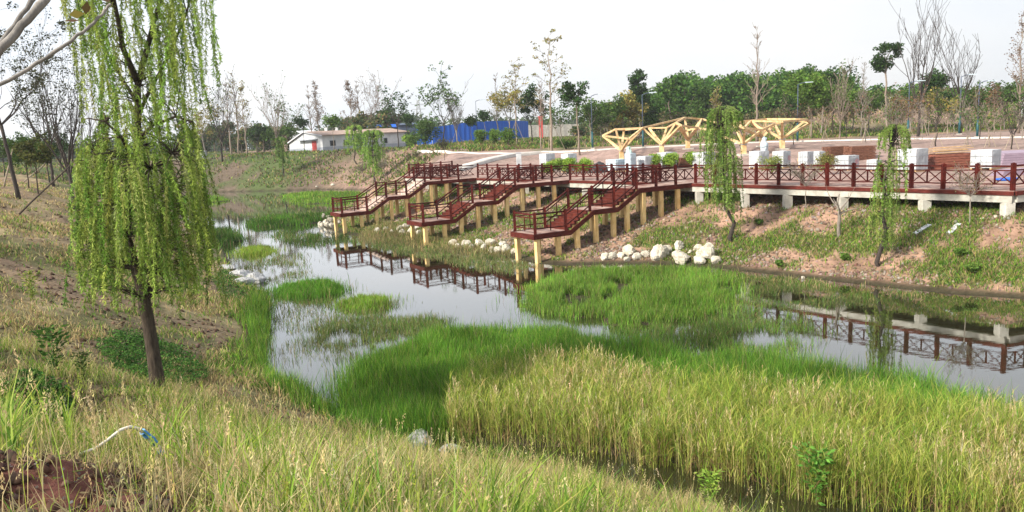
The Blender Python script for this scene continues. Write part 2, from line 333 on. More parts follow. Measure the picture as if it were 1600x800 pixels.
# ------------------------------------------------------------------ ground sheet (fan grid out to the horizon) and pond water
def boardcoord(x, y): return (x-B0[0])*BD[0]+(y-B0[1])*BD[1], (x-B0[0])*BN[0]+(y-B0[1])*BN[1]
def build_ground():
    ys = [-26.]
    while ys[-1] < 2600:
        y = ys[-1]; ys.append(y+(.5 if y < 0 else max(.1, .0062*abs(y))))
    ys = np.array(ys); us = np.sinh(np.linspace(-1.9, 1.9, 640))/np.sinh(1.9)*1.25
    Y, U = np.meshgrid(ys, us, indexing='ij'); X = U*(Y+32)
    Z = terrain(X, Y)
    ny, nx = X.shape; idx = np.arange(ny*nx).reshape(ny, nx)
    Fq = np.stack([idx[:-1, :-1], idx[:-1, 1:], idx[1:, 1:], idx[1:, :-1]], -1).reshape(-1, 4)
    x = X.ravel(); y = Y.ravel(); z = Z.ravel()
    def c(*a): return np.array(a)[None]
    n1 = fbm(x*.22, y*.22)[:, None]; n2 = fbm(x*.9+5, y*.9, 5)[:, None]; n3 = fbm(x*.06+9, y*.06)[:, None]
    straw = c(.30, .235, .135); dry = c(.20, .15, .09); turf = c(.085, .105, .035); pink = c(.36, .225, .16); mud = c(.045, .038, .022); pave = c(.33, .235, .21); red = c(.14, .058, .045)
    def mixc(a, b, t): return a*(1-t)+b*t
    left = mixc(mixc(straw, dry, sm(.35, .65, n2)), turf, sm(.48, .66, n1)*.7); left = mixc(left, c(.22, .15, .105), sm(.5, .66, fbm(x*.4+33, y*.4+7, 5)[:, None])*.7)
    right = mixc(mixc(pink, c(.25, .155, .11), sm(.4, .65, fbm(x*.5+50, y*.5, 5)[:, None])), turf*1.15, sm(.43, .60, .55*n1+.45*n2))
    yy = y[:, None]; xx = x[:, None]
    side = sm(-1.5, 1.5, (xx*.62+yy*.5-13-6*sm(60, 100, yy)))*sm(10, 22, yy)
    # side: landward of a line down the middle of the pond
    cx = np.interp(y, [10, 18, 25, 40, 60, 100, 118, 400], [60, 26, 9, -3, -18, -34, -60, -300])[:, None]
    side = sm(-2, 2, xx-cx)
    C = mixc(left, right, side)
    far = sm(95, 112, yy)
    farc = mixc(mixc(c(.125, .095, .07), c(.075, .10, .035), sm(.35, .55, n1)), c(.19, .135, .105), sm(.5, .65, n3))
    C = mixc(C, farc, far)
    slope_pink = sm(-36, -24, xx+(n1-.5)*18)*sm(-2, -8, xx)*sm(78, 88, yy)*sm(126, 116, yy)
    C = mixc(C, mixc(c(.27, .175, .14), c(.16, .11, .085), sm(.35, .65, n2)), slope_pink*.85)
    bs, bn = boardcoord(xx, yy)
    plaza = sm(1.5, 3, bn)*sm(30, 20, bn+0*bs)*sm(75, 60, bs)*side
    plaza = np.maximum(plaza, side*sm(2, 4, bn)*sm(97, 90, yy)*sm(-20, -10, xx))
    C = mixc(C, mixc(pave, pave*.8, sm(.4, .6, n2)), plaza*.9)
    ridge = (sm(4, 22, xx-.08*yy)*np.exp(-((yy-(128+.08*xx))/13)**2))
    C = mixc(C, mixc(c(.34, .225, .18), c(.2, .14, .1), sm(.4, .6, n2)), np.clip(ridge*1.3, 0, 1)*.85)
    C = mixc(C, mixc(red, red*1.6, sm(.4, .65, n2)), np.clip(1.8*np.exp(-((xx+3.4)**2/2.6+(yy-4.7)**2/1.3)), 0, 1))
    zz = z[:, None]
    C = mixc(C, mud, sm(.22, .04, zz))
    return tag(np_mesh('ground', np.stack([x, y, z], -1), [Fq], M['ground'], C, smooth=True), kind='structure')
build_ground()
w = MB(); w.add([(-260, 2, 0), (260, 2, 0), (260, 260, 0), (-260, 260, 0)], [(0, 1, 2, 3)])
tag(w.build('water', M['water']), kind='structure')

# haze: one even volume round everything
hz = MB(); hz.box(-900, 900, -60, 2500, -2.2, 75)
ho = hz.build('haze', None)
mh = bpy.data.materials.new('haze_air'); mh.use_nodes = True; mh.node_tree.nodes.clear()
o_ = mh.node_tree.nodes.new('ShaderNodeOutputMaterial'); pv = mh.node_tree.nodes.new('ShaderNodeVolumePrincipled')
pv.inputs['Color'].default_value = (.92, .95, 1, 1); pv.inputs['Density'].default_value = .00030; pv.inputs['Anisotropy'].default_value = .2
mh.node_tree.links.new(pv.outputs[0], o_.inputs['Volume']); ho.data.materials.clear(); ho.data.materials.append(mh)
tag(ho, kind='stuff', label='thin pale haze hanging in the air over the whole park', cat='haze')

# pale kerbed footpaths behind the deck
def ribbon(pts_px, w, name):
    pts = [G(*p)[:2] for p in pts_px]; P2 = []
    for a, b in zip(pts[:-1], pts[1:]):
        n = max(2, int(np.linalg.norm(b-a)/1.0))
        for t in np.linspace(0, 1, n, endpoint=False): P2.append(a+(b-a)*t)
    P2.append(pts[-1]); P2 = np.array(P2); d = np.gradient(P2, axis=0); d /= np.linalg.norm(d, axis=1)[:, None]+1e-9; nrm = np.stack([-d[:, 1], d[:, 0]], -1)
    L_ = P2+nrm*w/2; R2 = P2-nrm*w/2; n = len(P2)
    zt = np.maximum(terrain(L_[:, 0], L_[:, 1]), terrain(R2[:, 0], R2[:, 1]))+.12
    V = np.concatenate([np.c_[L_, zt], np.c_[R2, zt], np.c_[L_, zt-.4], np.c_[R2, zt-.4]]); i = np.arange(n-1)
    Fq = np.concatenate([np.stack([i+n, i+n+1, i+1, i], -1), np.stack([i, i+1, i+1+2*n, i+2*n], -1), np.stack([i+n+1, i+n, i+3*n, i+3*n+1], -1)])
    return tag(np_mesh(name, V, [Fq], M['path']), kind='structure')
ribbon([(655, 238.5), (700, 239), (750, 240.5), (800, 241), (850, 238), (940, 235), (1060, 228.5), (1200, 222.5), (1400, 218), (1620, 215), (1800, 212)], .55, 'kerb')
ribbon([(712, 268), (735, 258.5), (765, 250), (800, 243.5), (840, 239.5)], 1.5, 'path')

# ------------------------------------------------------------------ boardwalk and viewing stairs
Z1, Z2, Z3 = 1.5, 2.4, 3.3
def panel(mb, a, b, style):
    """railing between two posts; a, b deck-level points"""
    a = Vector(a); b = Vector(b)
    def lv(h, w=.05): mb.bar(a+Vector((0, 0, h+random.gauss(0, .010))), b+Vector((0, 0, h+random.gauss(0, .010))), w, w)
    lv(1.0, .075); lv(.82); lv(.26)
    m_ = (a+b)/2; up = Vector((0, 0, 1))
    if style == 'cross':
        mb.bar(m_+up*.26, m_+up*.82, .055)
        for p, q in ((a, m_), (m_, b)):
            d = (q-p)*.04
            mb.bar(p+d+up*.27, q-d+up*.81, .042, .04); mb.bar(p+d+up*.81, q-d+up*.27, .04, .036)
    else:
        mb.bar(m_+up*.10, m_+up*.82, .055)
def post(mb, p, h=1.1, w=.15):
    p = Vector(p); x, y, z = p
    lx, ly = random.gauss(0, .012), random.gauss(0, .012); h += random.uniform(-.015, .03); a = w/2
    mb.hexa([(x-a, y-a, z-.02), (x+a, y-a, z-.02), (x+a, y+a, z-.02), (x-a, y+a, z-.02), (x-a+lx, y-a+ly, z+h), (x+a+lx, y-a+ly, z+h), (x+a+lx, y+a+ly, z+h), (x-a+lx, y+a+ly, z+h)])
    a -= .03; mb.hexa([(x-a+lx, y-a+ly, z+h+.002), (x+a+lx, y-a+ly, z+h+.002), (x+a+lx, y+a+ly, z+h+.002), (x-a+lx, y+a+ly, z+h+.002), (x-.02+lx, y-.02+ly, z+h+.03), (x+.02+lx, y-.02+ly, z+h+.03), (x+.02+lx, y+.02+ly, z+h+.03), (x-.02+lx, y+.02+ly, z+h+.03)])
def railrun(root, pts, styles):
    for i, p in enumerate(pts):
        mb = MB(); post(mb, p); mb.build('post', M['redwood'], root)
    for i, s in enumerate(styles):
        if s:
            mb = MB(); panel(mb, pts[i], pts[i+1], s); mb.build('railing_panel', M['redwood'], root)
def w3(q, z): return (q[0], q[1], z)

bwr = empty('boardwalk', (0, 0, 0), 'long red railed boardwalk on pale concrete columns along the right bank', 'boardwalk')
BL = 36.9*1.354; BW = 5.0
def bp(s, n, z): q = B0+BD*s+BN*n; return (q[0], q[1], z)
E1 = np.array([.93, .37]); E1 /= np.linalg.norm(E1); EN = np.array([-E1[1], E1[0]])
# deck boards as separate planks inside one mesh
mb = MB(); s = -.1
while s < BL:
    e = min(s+.6, BL); mb.hexa([bp(s, -.12, 3.24), bp(s, BW, 3.24), bp(e-.012, BW, 3.24), bp(e-.012, -.12, 3.24), bp(s, -.12, 3.3), bp(s, BW, 3.3), bp(e-.012, BW, 3.3), bp(e-.012, -.12, 3.3)]); s = e
def ep(s, n, z): q = B0+E1*s+EN*n; return (q[0], q[1], z)
s = .05
while s < 14:
    e = s+.6; mb.hexa([ep(s, -.12, 3.236), ep(e-.012, -.12, 3.236), ep(e-.012, BW, 3.236), ep(s, BW, 3.236), ep(s, -.12, 3.296), ep(e-.012, -.12, 3.296), ep(e-.012, BW, 3.296), ep(s, BW, 3.296)]); s = e
mb.build('deck', M['deck'], bwr)
mb = MB(); mb.bar(bp(-.12, -.16, 3.20), bp(BL, -.16, 3.20), .07, .17); mb.bar(ep(-.02, -.16, 3.2), ep(14, -.16, 3.2), .07, .17); mb.bar(bp(BL+.04, -.1, 3.2), bp(BL+.04, BW, 3.2), .17, .07)
mb.build('edge_board', M['redwood_fascia'], bwr)
mb = MB(); mb.bar(bp(-.05, .0, 2.965), bp(BL-.1, .0, 2.965), .3, .29); mb.bar(ep(.1, 0, 2.965), ep(14, 0, 2.965), .3, .285); mb.bar(bp(BL-.2, .25, 2.96), bp(BL-.2, BW-.2, 2.96), .28, .27)
mb.build('beam', M['concrete'], bwr)
for s in [.15, 3.45, 7.3, 10.3, 12.9, 16.0, 19.2, 22.4, 25.6, 28.8, 32, 35.5, 39, 42.5, 46, 49.5]:
    q = bp(s, .0, 0); g = min(gz(q[0], q[1]), 2.6); mb = MB(); a = .2
    mb.box(q[0]-a, q[0]+a, q[1]-a, q[1]+a, g-.4, 2.815); mb.build('column', M['concrete'], bwr, bevel=.015)
q = ep(3.6, 0, 0); mb = MB(); mb.box(q[0]-.2, q[0]+.2, q[1]-.2, q[1]+.2, gz(q[0], q[1])-.4, 2.815); mb.build('column', M['concrete'], bwr, bevel=.015)
k0 = 1.354
def brun(k_from, k_to, n=0.0):
    ks = [k_from+i for i in range(int(round(k_to-k_from))+1)]
    railrun(bwr, [bp(k*k0, n, 3.3) for k in ks], ['cross']*(len(ks)-1))
brun(0, 12); brun(14.0, 20.0); brun(22.2, 28.2); brun(30.3, 36.3)
nE = 4; railrun(bwr, [bp(BL-.7*0-.5, .0+i*1.22, 3.3) for i in range(1, nE+1)], ['cross']*(nE-1))
mb = MB(); panel(mb, bp(36.3*k0, 0, 3.3), bp(BL-.5, 1.22, 3.3), 'cross'); mb.build('railing_panel', M['redwood'], bwr)
railrun(bwr, [ep(1.4*i, 0, 3.3) for i in range(1, 8)], ['cross']*6)
mb = MB(); panel(mb, bp(0, 0, 3.3), ep(1.4, 0, 3.3), 'cross'); mb.build('railing_panel', M['redwood'], bwr)

def stair(A, label, treadm, deckm):
    A = np.array(A); d = np.array([.85, .527]); d /= np.linalg.norm(d); n = np.array([-d[1], d[0]]); W = 2.1
    root = empty('viewing_stair', (A[0], A[1], 0), label, 'stairway', 'red stairways stepping down to the water')
    def q(s, t, z): v = d*s+n*t; return (v[0], v[1], z)
    S = [0, 2.15, 3.7, 5.35, 6.95, 11.25]
    for (s0, s1, z) in ((S[0], S[1], Z1), (S[2], S[3], Z2), (S[4], S[5], Z3)):
        mb = MB(); x = s0
        while x < s1-.01:
            e = min(x+.16, s1); j = random.uniform(-.004, .004)
            mb.hexa([q(x, .04, z-.05), q(e-.01, .04, z-.05), q(e-.01, W-.04, z-.05), q(x, W-.04, z-.05), q(x, .04, z+j), q(e-.01, .04, z+j), q(e-.01, W-.04, z+j), q(x, W-.04, z+j)]); x = e
        mb.build('landing', deckm, root)
    for (s0, s1, za, zb) in ((S[1], S[2], Z1, Z2), (S[3], S[4], Z2, Z3)):
        mb = MB(); N_ = 6
        for i in range(N_):
            x0 = s0+(s1-s0)*i/N_; x1 = s0+(s1-s0)*(i+1)/N_; z = za+(zb-za)*(i+1)/N_-.004
            mb.hexa([q(x0-.02, .05, z-.04), q(x1, .05, z-.04), q(x1, W-.05, z-.04), q(x0-.02, W-.05, z-.04), q(x0-.02, .05, z), q(x1, .05, z), q(x1, W-.05, z), q(x0-.02, W-.05, z)])
            mb.hexa([q(x0, .05, z-.15), q(x0+.025, .05, z-.15), q(x0+.025, W-.05, z-.15), q(x0, W-.05, z-.15), q(x0, .05, z-.042), q(x0+.025, .05, z-.042), q(x0+.025, W-.05, z-.042), q(x0, W-.05, z-.042)])
        mb.build('flight', treadm, root)
    prof = [(S[0]-.08, Z1), (S[1]+.1, Z1), (S[2]+.1, Z2), (S[3]+.12, Z2), (S[4]+.1, Z3), (S[5], Z3)]
    for t in (-.03, W+.03):
        mb = MB(); h = .25
        V = []
        for tt in (t-.035, t+.035):
            for zz in (.012, -h):
                for s, z in prof: V.append(q(s, tt, z+zz))
        k = len(prof); Fs = []
        for i in range(k-1):
            a, b, c_, e = i, i+1, k+i, k+i+1
            Fs += [(a, b, e, c_), (2*k+b, 2*k+a, 2*k+c_, 2*k+e), (b, a, 2*k+a, 2*k+b), (c_, e, 2*k+e, 2*k+c_)]
        Fs += [(0, k, 3*k, 2*k), (k-1, 2*k+k-1, 3*k+k-1, 2*k-1)]
        mb.add(V, Fs); mb.build('side_board', M['redwood_fascia'], root)
    mb = MB(); mb.hexa([q(-.1, .006, Z1-.25), q(-.02, .006, Z1-.25), q(-.02, W-.006, Z1-.25), q(-.1, W-.006, Z1-.25), q(-.1, .006, Z1+.01), q(-.02, .006, Z1+.01), q(-.02, W-.006, Z1+.01), q(-.1, W-.006, Z1+.01)])
    mb.build('front_board', M['redwood_fascia'], root)
    st = [(.12, Z1), (2.05, Z1), (3.65, Z2), (5.3, Z2), (6.9, Z3), (8.35, Z3), (9.85, Z3)]
    sty = ['plain', 'plain', 'plain' , 'plain', 'cross', 'cross']
    for t in (.1, W-.1):
        pts = [q(s, t, z) for s, z in st]; ext = q(11.25, t, Z3)
        railrun(root, pts, sty)
        mb = MB(); panel(mb, pts[-1], ext, 'cross'); mb.build('railing_panel', M['redwood'], root)
    # front of the platform: top and second rail, low rail, baluster
    mb = MB(); panel(mb, q(.12, .1, Z1), q(.12, W-.1, Z1), 'plain'); mb.build('railing_panel', M['redwood'], root)
    def dz(s): return float(np.interp(s, [p[0] for p in prof], [p[1] for p in prof]))
    for s in (.22, 1.55, 2.75, 4.0, 5.25, 6.2, 7.4, 8.7, 10.0):
        for t in (.12, W-.12):
            wx, wy = A+d*s+n*t; g = gz(wx, wy); mb = MB(); a = .115; jx, jy = random.uniform(-.03, .03), random.uniform(-.03, .03)
            v = d*s+n*t; zt = dz(s)-.2
            c = [(v[0]+jx+i*a*d[0]+j*a*n[0], v[1]+jy+i*a*d[1]+j*a*n[1], min(g, .2)-.5 if g < .3 else g-.4) for i, j in ((-1, -1), (1, -1), (1, 1), (-1, 1))]
            c += [(v[0]+i*a*d[0]+j*a*n[0], v[1]+i*a*d[1]+j*a*n[1], zt) for i, j in ((-1, -1), (1, -1), (1, 1), (-1, 1))]
            mb.hexa(c).build('pillar', M['yellow'], root, bevel=.012)
    mb = MB()   # joists under the platforms
    for s0, s1, z in ((.1, 2.1, Z1), (3.8, 5.3, Z2), (7, 11, Z3)):
        for t in (.12, W-.12): mb.bar(q(s0, t, z-.13), q(s1, t, z-.13), .1, .13)
    mb.build('joist', M['redwood'], root)
    return root
stair((1.18, 38.43), 'nearest red stairway on yellow pillars, rightmost of the three, ending over green marsh grass', M['tread'], M['deck'])
stair((-5.38, 46.79), 'middle red stairway on yellow pillars, its foot beside small pale rocks', M['tread'], M['deck'])
stair((-12.23, 55.6), 'farthest red stairway with dusty pale steps, its foot beside a heap of white rocks', M['tread_dusty'], M['deck'])

# ------------------------------------------------------------------ grass and leaves (numpy builders)
def blades(Pb, h, w, lean, C, az=None, face=None, mid=.5):
    n = len(Pb); az = rng.uniform(0, 2*math.pi, n) if az is None else az; face = rng.uniform(0, math.pi, n) if face is None else face
    dx = np.cos(az)*lean*h; dy = np.sin(az)*lean*h; wx = np.cos(face)*w/2; wy = np.sin(face)*w/2
    V = np.empty((n, 5, 3)); V[:] = Pb[:, None, :]
    V[:, 0, 0] -= wx*.8; V[:, 0, 1] -= wy*.8; V[:, 1, 0] += wx*.8; V[:, 1, 1] += wy*.8
    V[:, 2, 0] += dx*.28+wx; V[:, 2, 1] += dy*.28+wy; V[:, 3, 0] += dx*.28-wx; V[:, 3, 1] += dy*.28-wy
    hz_ = h*np.sqrt(np.clip(1-(lean*.7)**2, .15, 1)); V[:, 2, 2] += hz_*(mid+.05); V[:, 3, 2] += hz_*(mid+.05)
    V[:, 4, 0] += dx; V[:, 4, 1] += dy; V[:, 4, 2] += hz_
    i = np.arange(n)*5
    return V.reshape(-1, 3), np.stack([i, i+1, i+2, i+3], -1), np.stack([i+3, i+2, i+4], -1), np.repeat(C, 5, 0)
class NB:
    def __init__(s): s.V = []; s.Q = []; s.T = []; s.C = []; s.n = 0
    def add(s, V, Q, T, C):
        s.V.append(V); s.C.append(C)
        if Q is not None: s.Q.append(Q+s.n)
        if T is not None: s.T.append(T+s.n)
        s.n += len(V)
    def build(s, name, mat, parent=None):
        fs = []
        if s.Q: fs.append(np.concatenate(s.Q))
        if s.T: fs.append(np.concatenate(s.T))
        return np_mesh(name, np.concatenate(s.V), fs, mat, np.concatenate(s.C), parent)
def pal(n, cols, wts, jit=.18):
    cols = np.array(cols); k = rng.choice(len(cols), n, p=np.array(wts)/sum(wts))
    return np.clip(cols[k]*(1+rng.normal(0, jit, (n, 1))), .005, .9)*(1+rng.normal(0, .06, (n, 3)))
def in_poly_pts(poly, n):
    lo, hi = poly.min(0), poly.max(0); out = np.empty((0, 2))
    while len(out) < n:
        p = rng.uniform(lo, hi, (n*2, 2)); p = p[inside(p[:, 0], p[:, 1], poly)]; out = np.concatenate([out, p])
    return out[:n]
def inview(x, y, z, m=60):
    v = np.stack([x, y, z-HC], -1); w = v@CW; px = 800+F*(v@CR)/w; py = 400-F*(v@CU)/w
    return (w > .3) & (px > -m) & (px < 1600+m) & (py < 800+m*3) & (py > -m)
# leaf cards: pointed diamonds
def cards(Pc, size, aspect, C, dirs=None, up=0.0):
    n = len(Pc)
    d = rng.normal(size=(n, 3)) if dirs is None else dirs+0
    d /= np.linalg.norm(d, axis=1)[:, None]+1e-9
    r = rng.normal(size=(n, 3)); r[:, 2] *= (1-up); u = np.cross(d, r); u /= np.linalg.norm(u, axis=1)[:, None]+1e-9
    L = d*size[:, None]; Wd = u*(size*aspect)[:, None]/2
    V = np.empty((n, 4, 3)); V[:, 0] = Pc-L*.5; V[:, 1] = Pc+Wd-L*.05; V[:, 2] = Pc+L*.5; V[:, 3] = Pc-Wd-L*.05
    i = np.arange(n)*4
    return V.reshape(-1, 3), np.stack([i, i+1, i+2, i+3], -1), None, np.repeat(C, 4, 0)

STRAW = (.55, .46, .23); STRAW2 = (.38, .29, .15); YG = (.34, .41, .07); YG2 = (.24, .35, .05); GR = (.085, .195, .03); GR2 = (.055, .12, .028); LG = (.14, .30, .035); OLV = (.16, .17, .06)

# -- near and left bank grass
def bank_side_left(x, y):
    cx = np.interp(y, [-5, 10, 18, 25, 40, 60, 100, 118, 400], [90, 60, 26, 9, -3, -18, -34, -60, -300]); return x < cx
def scatter_bank(n, y0, y1, keep, side='left', zmin=.12, power=1.0):
    out = []
    tot = 0
    while tot < n:
        k = n*3
        t = rng.random(k); Y = (y0**(1-power)+(y1**(1-power)-y0**(1-power))*t)**(1/(1-power)) if power != 1 else y0*(y1/y0)**t
        X = rng.uniform(-.72, .72, k)*(Y+1.5)
        z = terrain(X, Y); ok = (z > zmin) & inview(X, Y, z+.2)
        ls = bank_side_left(X, Y); ok &= ls if side == 'left' else ~ls
        ok &= rng.random(k) < keep(X, Y, z)
        q = np.stack([X, Y, z], -1)[ok]; out.append(q); tot += len(q)
        if len(q) < 10: break
    return np.concatenate(out)[:n]
hosem = lambda X, Y: 1.0*((X/Y > -.66) & (X/Y < -.40) & (Y < 8.2) & (Y > 3))
redm = lambda X, Y: np.clip(2.0*np.exp(-((X+3.4)**2/2.4+(Y-4.4)**2/1.5)), 0, 1)
def grass_near():
    nb = NB()
    # short mat
    p = scatter_bank(80000, 2.2, 14, lambda X, Y, z: (.12+.88*sm(.38, .6, fbm(X*.8, Y*.8)))*(1-.75*sm(.5, .62, fbm(X*.4+33, Y*.4+7, 5)))*(1-.97*redm(X, Y)), power=1.2)
    n = len(p); g = sm(.42, .62, fbm(p[:, 0]*.6+40, p[:, 1]*.6))
    C = np.where((rng.random(n) < .22+.5*g)[:, None], pal(n, [YG, YG2, GR, OLV], [3, 4, 2, 2]), pal(n, [STRAW, STRAW2, (.45, .38, .2)], [3, 3, 2]))
    nb.add(*blades(p, rng.uniform(.06, .22, n), rng.uniform(.004, .008, n), rng.uniform(.2, 1.2, n), C))
    # medium
    p = scatter_bank(50000, 2.6, 16, lambda X, Y, z: sm(.4, .62, fbm(X*.7+11, Y*.7))*(1-.97*redm(X, Y))*(1-.6*hosem(X, Y)), power=1.3)
    n = len(p); g = sm(.42, .6, fbm(p[:, 0]*.6+40, p[:, 1]*.6))
    C = np.where((rng.random(n) < .15+.42*g)[:, None], pal(n, [YG, YG2, LG, GR], [4, 4, 2, 1]), pal(n, [STRAW, STRAW2, (.55, .46, .24)], [4, 2, 2]))
    nb.add(*blades(p, rng.uniform(.2, .42, n), rng.uniform(.004, .009, n), rng.uniform(.15, .85, n), C))
    # tall clumps
    cl = scatter_bank(900, 3.3, 12, lambda X, Y, z: (sm(-4.5, -1.5, X+0*Y)*.85+.15)*sm(11, 7, Y)*sm(.3, .5, fbm(X*.8+20, Y*.8)), power=1.2); cl = cl[rng.random(len(cl)) > np.maximum(redm(cl[:, 0], cl[:, 1])*1.3, .85*hosem(cl[:, 0], cl[:, 1]))]
    k = 22; n = len(cl)*k; p = np.repeat(cl, k, 0); p[:, :2] += rng.normal(0, .07, (n, 2)); p[:, 2] = terrain(p[:, 0], p[:, 1]); g = np.repeat(rng.random(len(cl)), k)
    C = np.where((rng.random(n) < .08+.55*g)[:, None], pal(n, [YG, YG2, LG, GR], [4, 4, 3, 1]), pal(n, [STRAW, (.58, .5, .28)], [3, 2]))
    nb.add(*blades(p, rng.uniform(.25, .62, n)*np.repeat(rng.uniform(.6, 1.25, len(cl)), k), rng.uniform(.007, .014, n), rng.uniform(.05, .75, n), C))
    cl = scatter_bank(330, 3.6, 9, lambda X, Y, z: sm(.45, .6, fbm(X*.9+70, Y*.9))+.03, power=1.2); cl = cl[rng.random(len(cl)) > np.maximum(redm(cl[:, 0], cl[:, 1])*1.2, .9*hosem(cl[:, 0], cl[:, 1]))]
    k = 16; n = len(cl)*k; p = np.repeat(cl, k, 0); p[:, :2] += rng.normal(0, .045, (n, 2)); p[:, 2] = terrain(p[:, 0], p[:, 1])
    nb.add(*blades(p, rng.uniform(.35, .9, n)*np.repeat(rng.uniform(.6, 1.1, len(cl)), k), rng.uniform(.012, .022, n), rng.uniform(.15, .85, n), pal(n, [(.30, .42, .07), (.22, .34, .05), (.38, .44, .10), (.13, .24, .04)], [3, 3, 2, 2], .1)))
    # seed-head stalks
    st = scatter_bank(1100, 3.8, 13, lambda X, Y, z: .3+.6*sm(.4, .6, fbm(X*.6+3, Y*.6)), power=1.2); n = len(st)
    h = rng.uniform(.35, .85, n); az = rng.uniform(0, 6.28, n); ln = rng.uniform(.05, .35, n); C = pal(n, [STRAW, (.55, .48, .26), YG], [3, 2, 1])
    nb.add(*blades(st, h, np.full(n, .005), ln, C, az=az))
    tip = st.copy(); hz_ = h*np.sqrt(np.clip(1-(ln*.7)**2, .15, 1)); tip[:, 0] += np.cos(az)*ln*h; tip[:, 1] += np.sin(az)*ln*h; tip[:, 2] += hz_
    m_ = 14; tp = np.repeat(tip, m_, 0); tt = np.tile(np.linspace(0, 1, m_), n); tp[:, 2] -= tt*.14; tp[:, 0] -= np.repeat(np.cos(az)*ln, m_)*tt*.1; tp += rng.normal(0, .008, tp.shape)
    dd = rng.normal(0, .5, tp.shape); dd[:, 2] += 1
    nb.add(*cards(tp, rng.uniform(.02, .04, len(tp)), .3, np.repeat(C, m_, 0)*1.05, dd))
    return tag(nb.build('bank_grass', M['blade']), kind='stuff', label='tangled straw and green grass on the near bank', cat='grass')
grass_near()
def grass_left():
    nb = NB()
    p = scatter_bank(62000, 10, 60, lambda X, Y, z: (.12+.88*sm(.40, .6, fbm(X*.5, Y*.5)))*(1-.8*sm(.5, .62, fbm(X*.4+33, Y*.4+7, 5))), power=1.3)
    n = len(p); g = sm(.45, .62, fbm(p[:, 0]*.35+40, p[:, 1]*.35)); D = p[:, 1]
    edge = sm(.55, .15, p[:, 2])
    C = np.where((rng.random(n) < .2+.45*g+.5*edge)[:, None], pal(n, [YG2, GR, OLV, LG], [3, 3, 3, 2]), pal(n, [STRAW, STRAW2, (.36, .27, .14)], [4, 3, 3]))
    nb.add(*blades(p, rng.uniform(.05, .22, n)*(1+1.4*edge), .004+.0009*D, rng.uniform(.2, 1.0, n), C))
    return tag(nb.build('bank_grass', M['blade']), kind='stuff', label='patchy dry grass covering the left bank behind the willow', cat='grass')
grass_left()
def dry_litter():
    nb = NB()
    p = scatter_bank(60000, 3.2, 42, lambda X, Y, z: .35+.65*sm(.46, .58, fbm(X*.4+33, Y*.4+7, 5)), power=1.35); p = p[rng.random(len(p)) > .8*redm(p[:, 0], p[:, 1])]; n = len(p); D = p[:, 1]
    p[:, 2] += .012; d = rng.normal(size=(n, 3)); d[:, 2] *= .25
    nb.add(*cards(p, rng.uniform(.03, .12, n)*(1+D*.03), .16, pal(n, [(.34, .27, .15), (.22, .16, .09), (.13, .08, .05), (.42, .36, .22), (.12, .15, .05)], [4, 4, 3, 2, 2]), d))
    return tag(nb.build('dry_litter', M['blade']), kind='stuff', label='dead stalks and dry litter lying on the left bank', cat='litter')
dry_litter()
def clods():
    nb = NB()
    for side, n_, y0, y1, cs in (('left', 9000, 3.2, 45, [(.14, .09, .065), (.20, .14, .10), (.10, .065, .05)]), ('right', 11000, 23, 75, [(.30, .21, .16), (.22, .15, .11), (.40, .33, .28)])):
        p = scatter_bank(n_, y0, y1, lambda X, Y, z: (.2+.8*sm(.42, .6, fbm(X*.4+33, Y*.4+7, 5)))*(boardcoord(X, Y)[1] < 1.5), side, power=1.4); n = len(p); sz = rng.uniform(.02, .07, n)*(1+p[:, 1]*.03)
        o6 = np.array([[1, 0, 0], [0, 1, 0], [-1, 0, 0], [0, -1, 0], [0, 0, .8], [0, 0, -.6]])
        V = p[:, None, :]+o6[None]*sz[:, None, None]*rng.uniform(.5, 1.2, (n, 6, 1)); i = np.arange(n)*6
        T3 = np.concatenate([np.stack([i+a, i+b, i+c], -1) for a, b, c in ((0, 1, 4), (1, 2, 4), (2, 3, 4), (3, 0, 4), (1, 0, 5), (2, 1, 5), (3, 2, 5), (0, 3, 5))])
        nb.add(V.reshape(-1, 3), None, T3, np.repeat(pal(n, cs, [1, 1, 1]), 6, 0))
    return tag(nb.build('soil_clods', M['blade']), kind='stuff', label='crumbled clods of earth scattered over both banks', cat='earth')
clods()
def grass_right():
    nb = NB()
    dens = lambda X, Y, z: sm(.44, .58, .55*fbm(X*.22, Y*.22)+.45*fbm(X*.9+5, Y*.9, 5))
    p = scatter_bank(54000, 22, 75, lambda X, Y, z: (.05+.95*dens(X, Y, z))*(boardcoord(X, Y)[1] < 1.2), 'right', .1, power=1.6)
    n = len(p); D = p[:, 1]
    C = pal(n, [YG2, GR, OLV, STRAW2, LG, (.34, .3, .12)], [3, 4, 3, 3, 2, 2])
    nb.add(*blades(p, rng.uniform(.06, .26, n), .006+.0008*D, rng.uniform(.2, 1.0, n), C))
    # tall dry weeds at the toe between the stairs
    return tag(nb.build('bank_grass', M['blade']), kind='stuff', label='sparse green turf on the pink earth of the right bank', cat='grass')
grass_right()
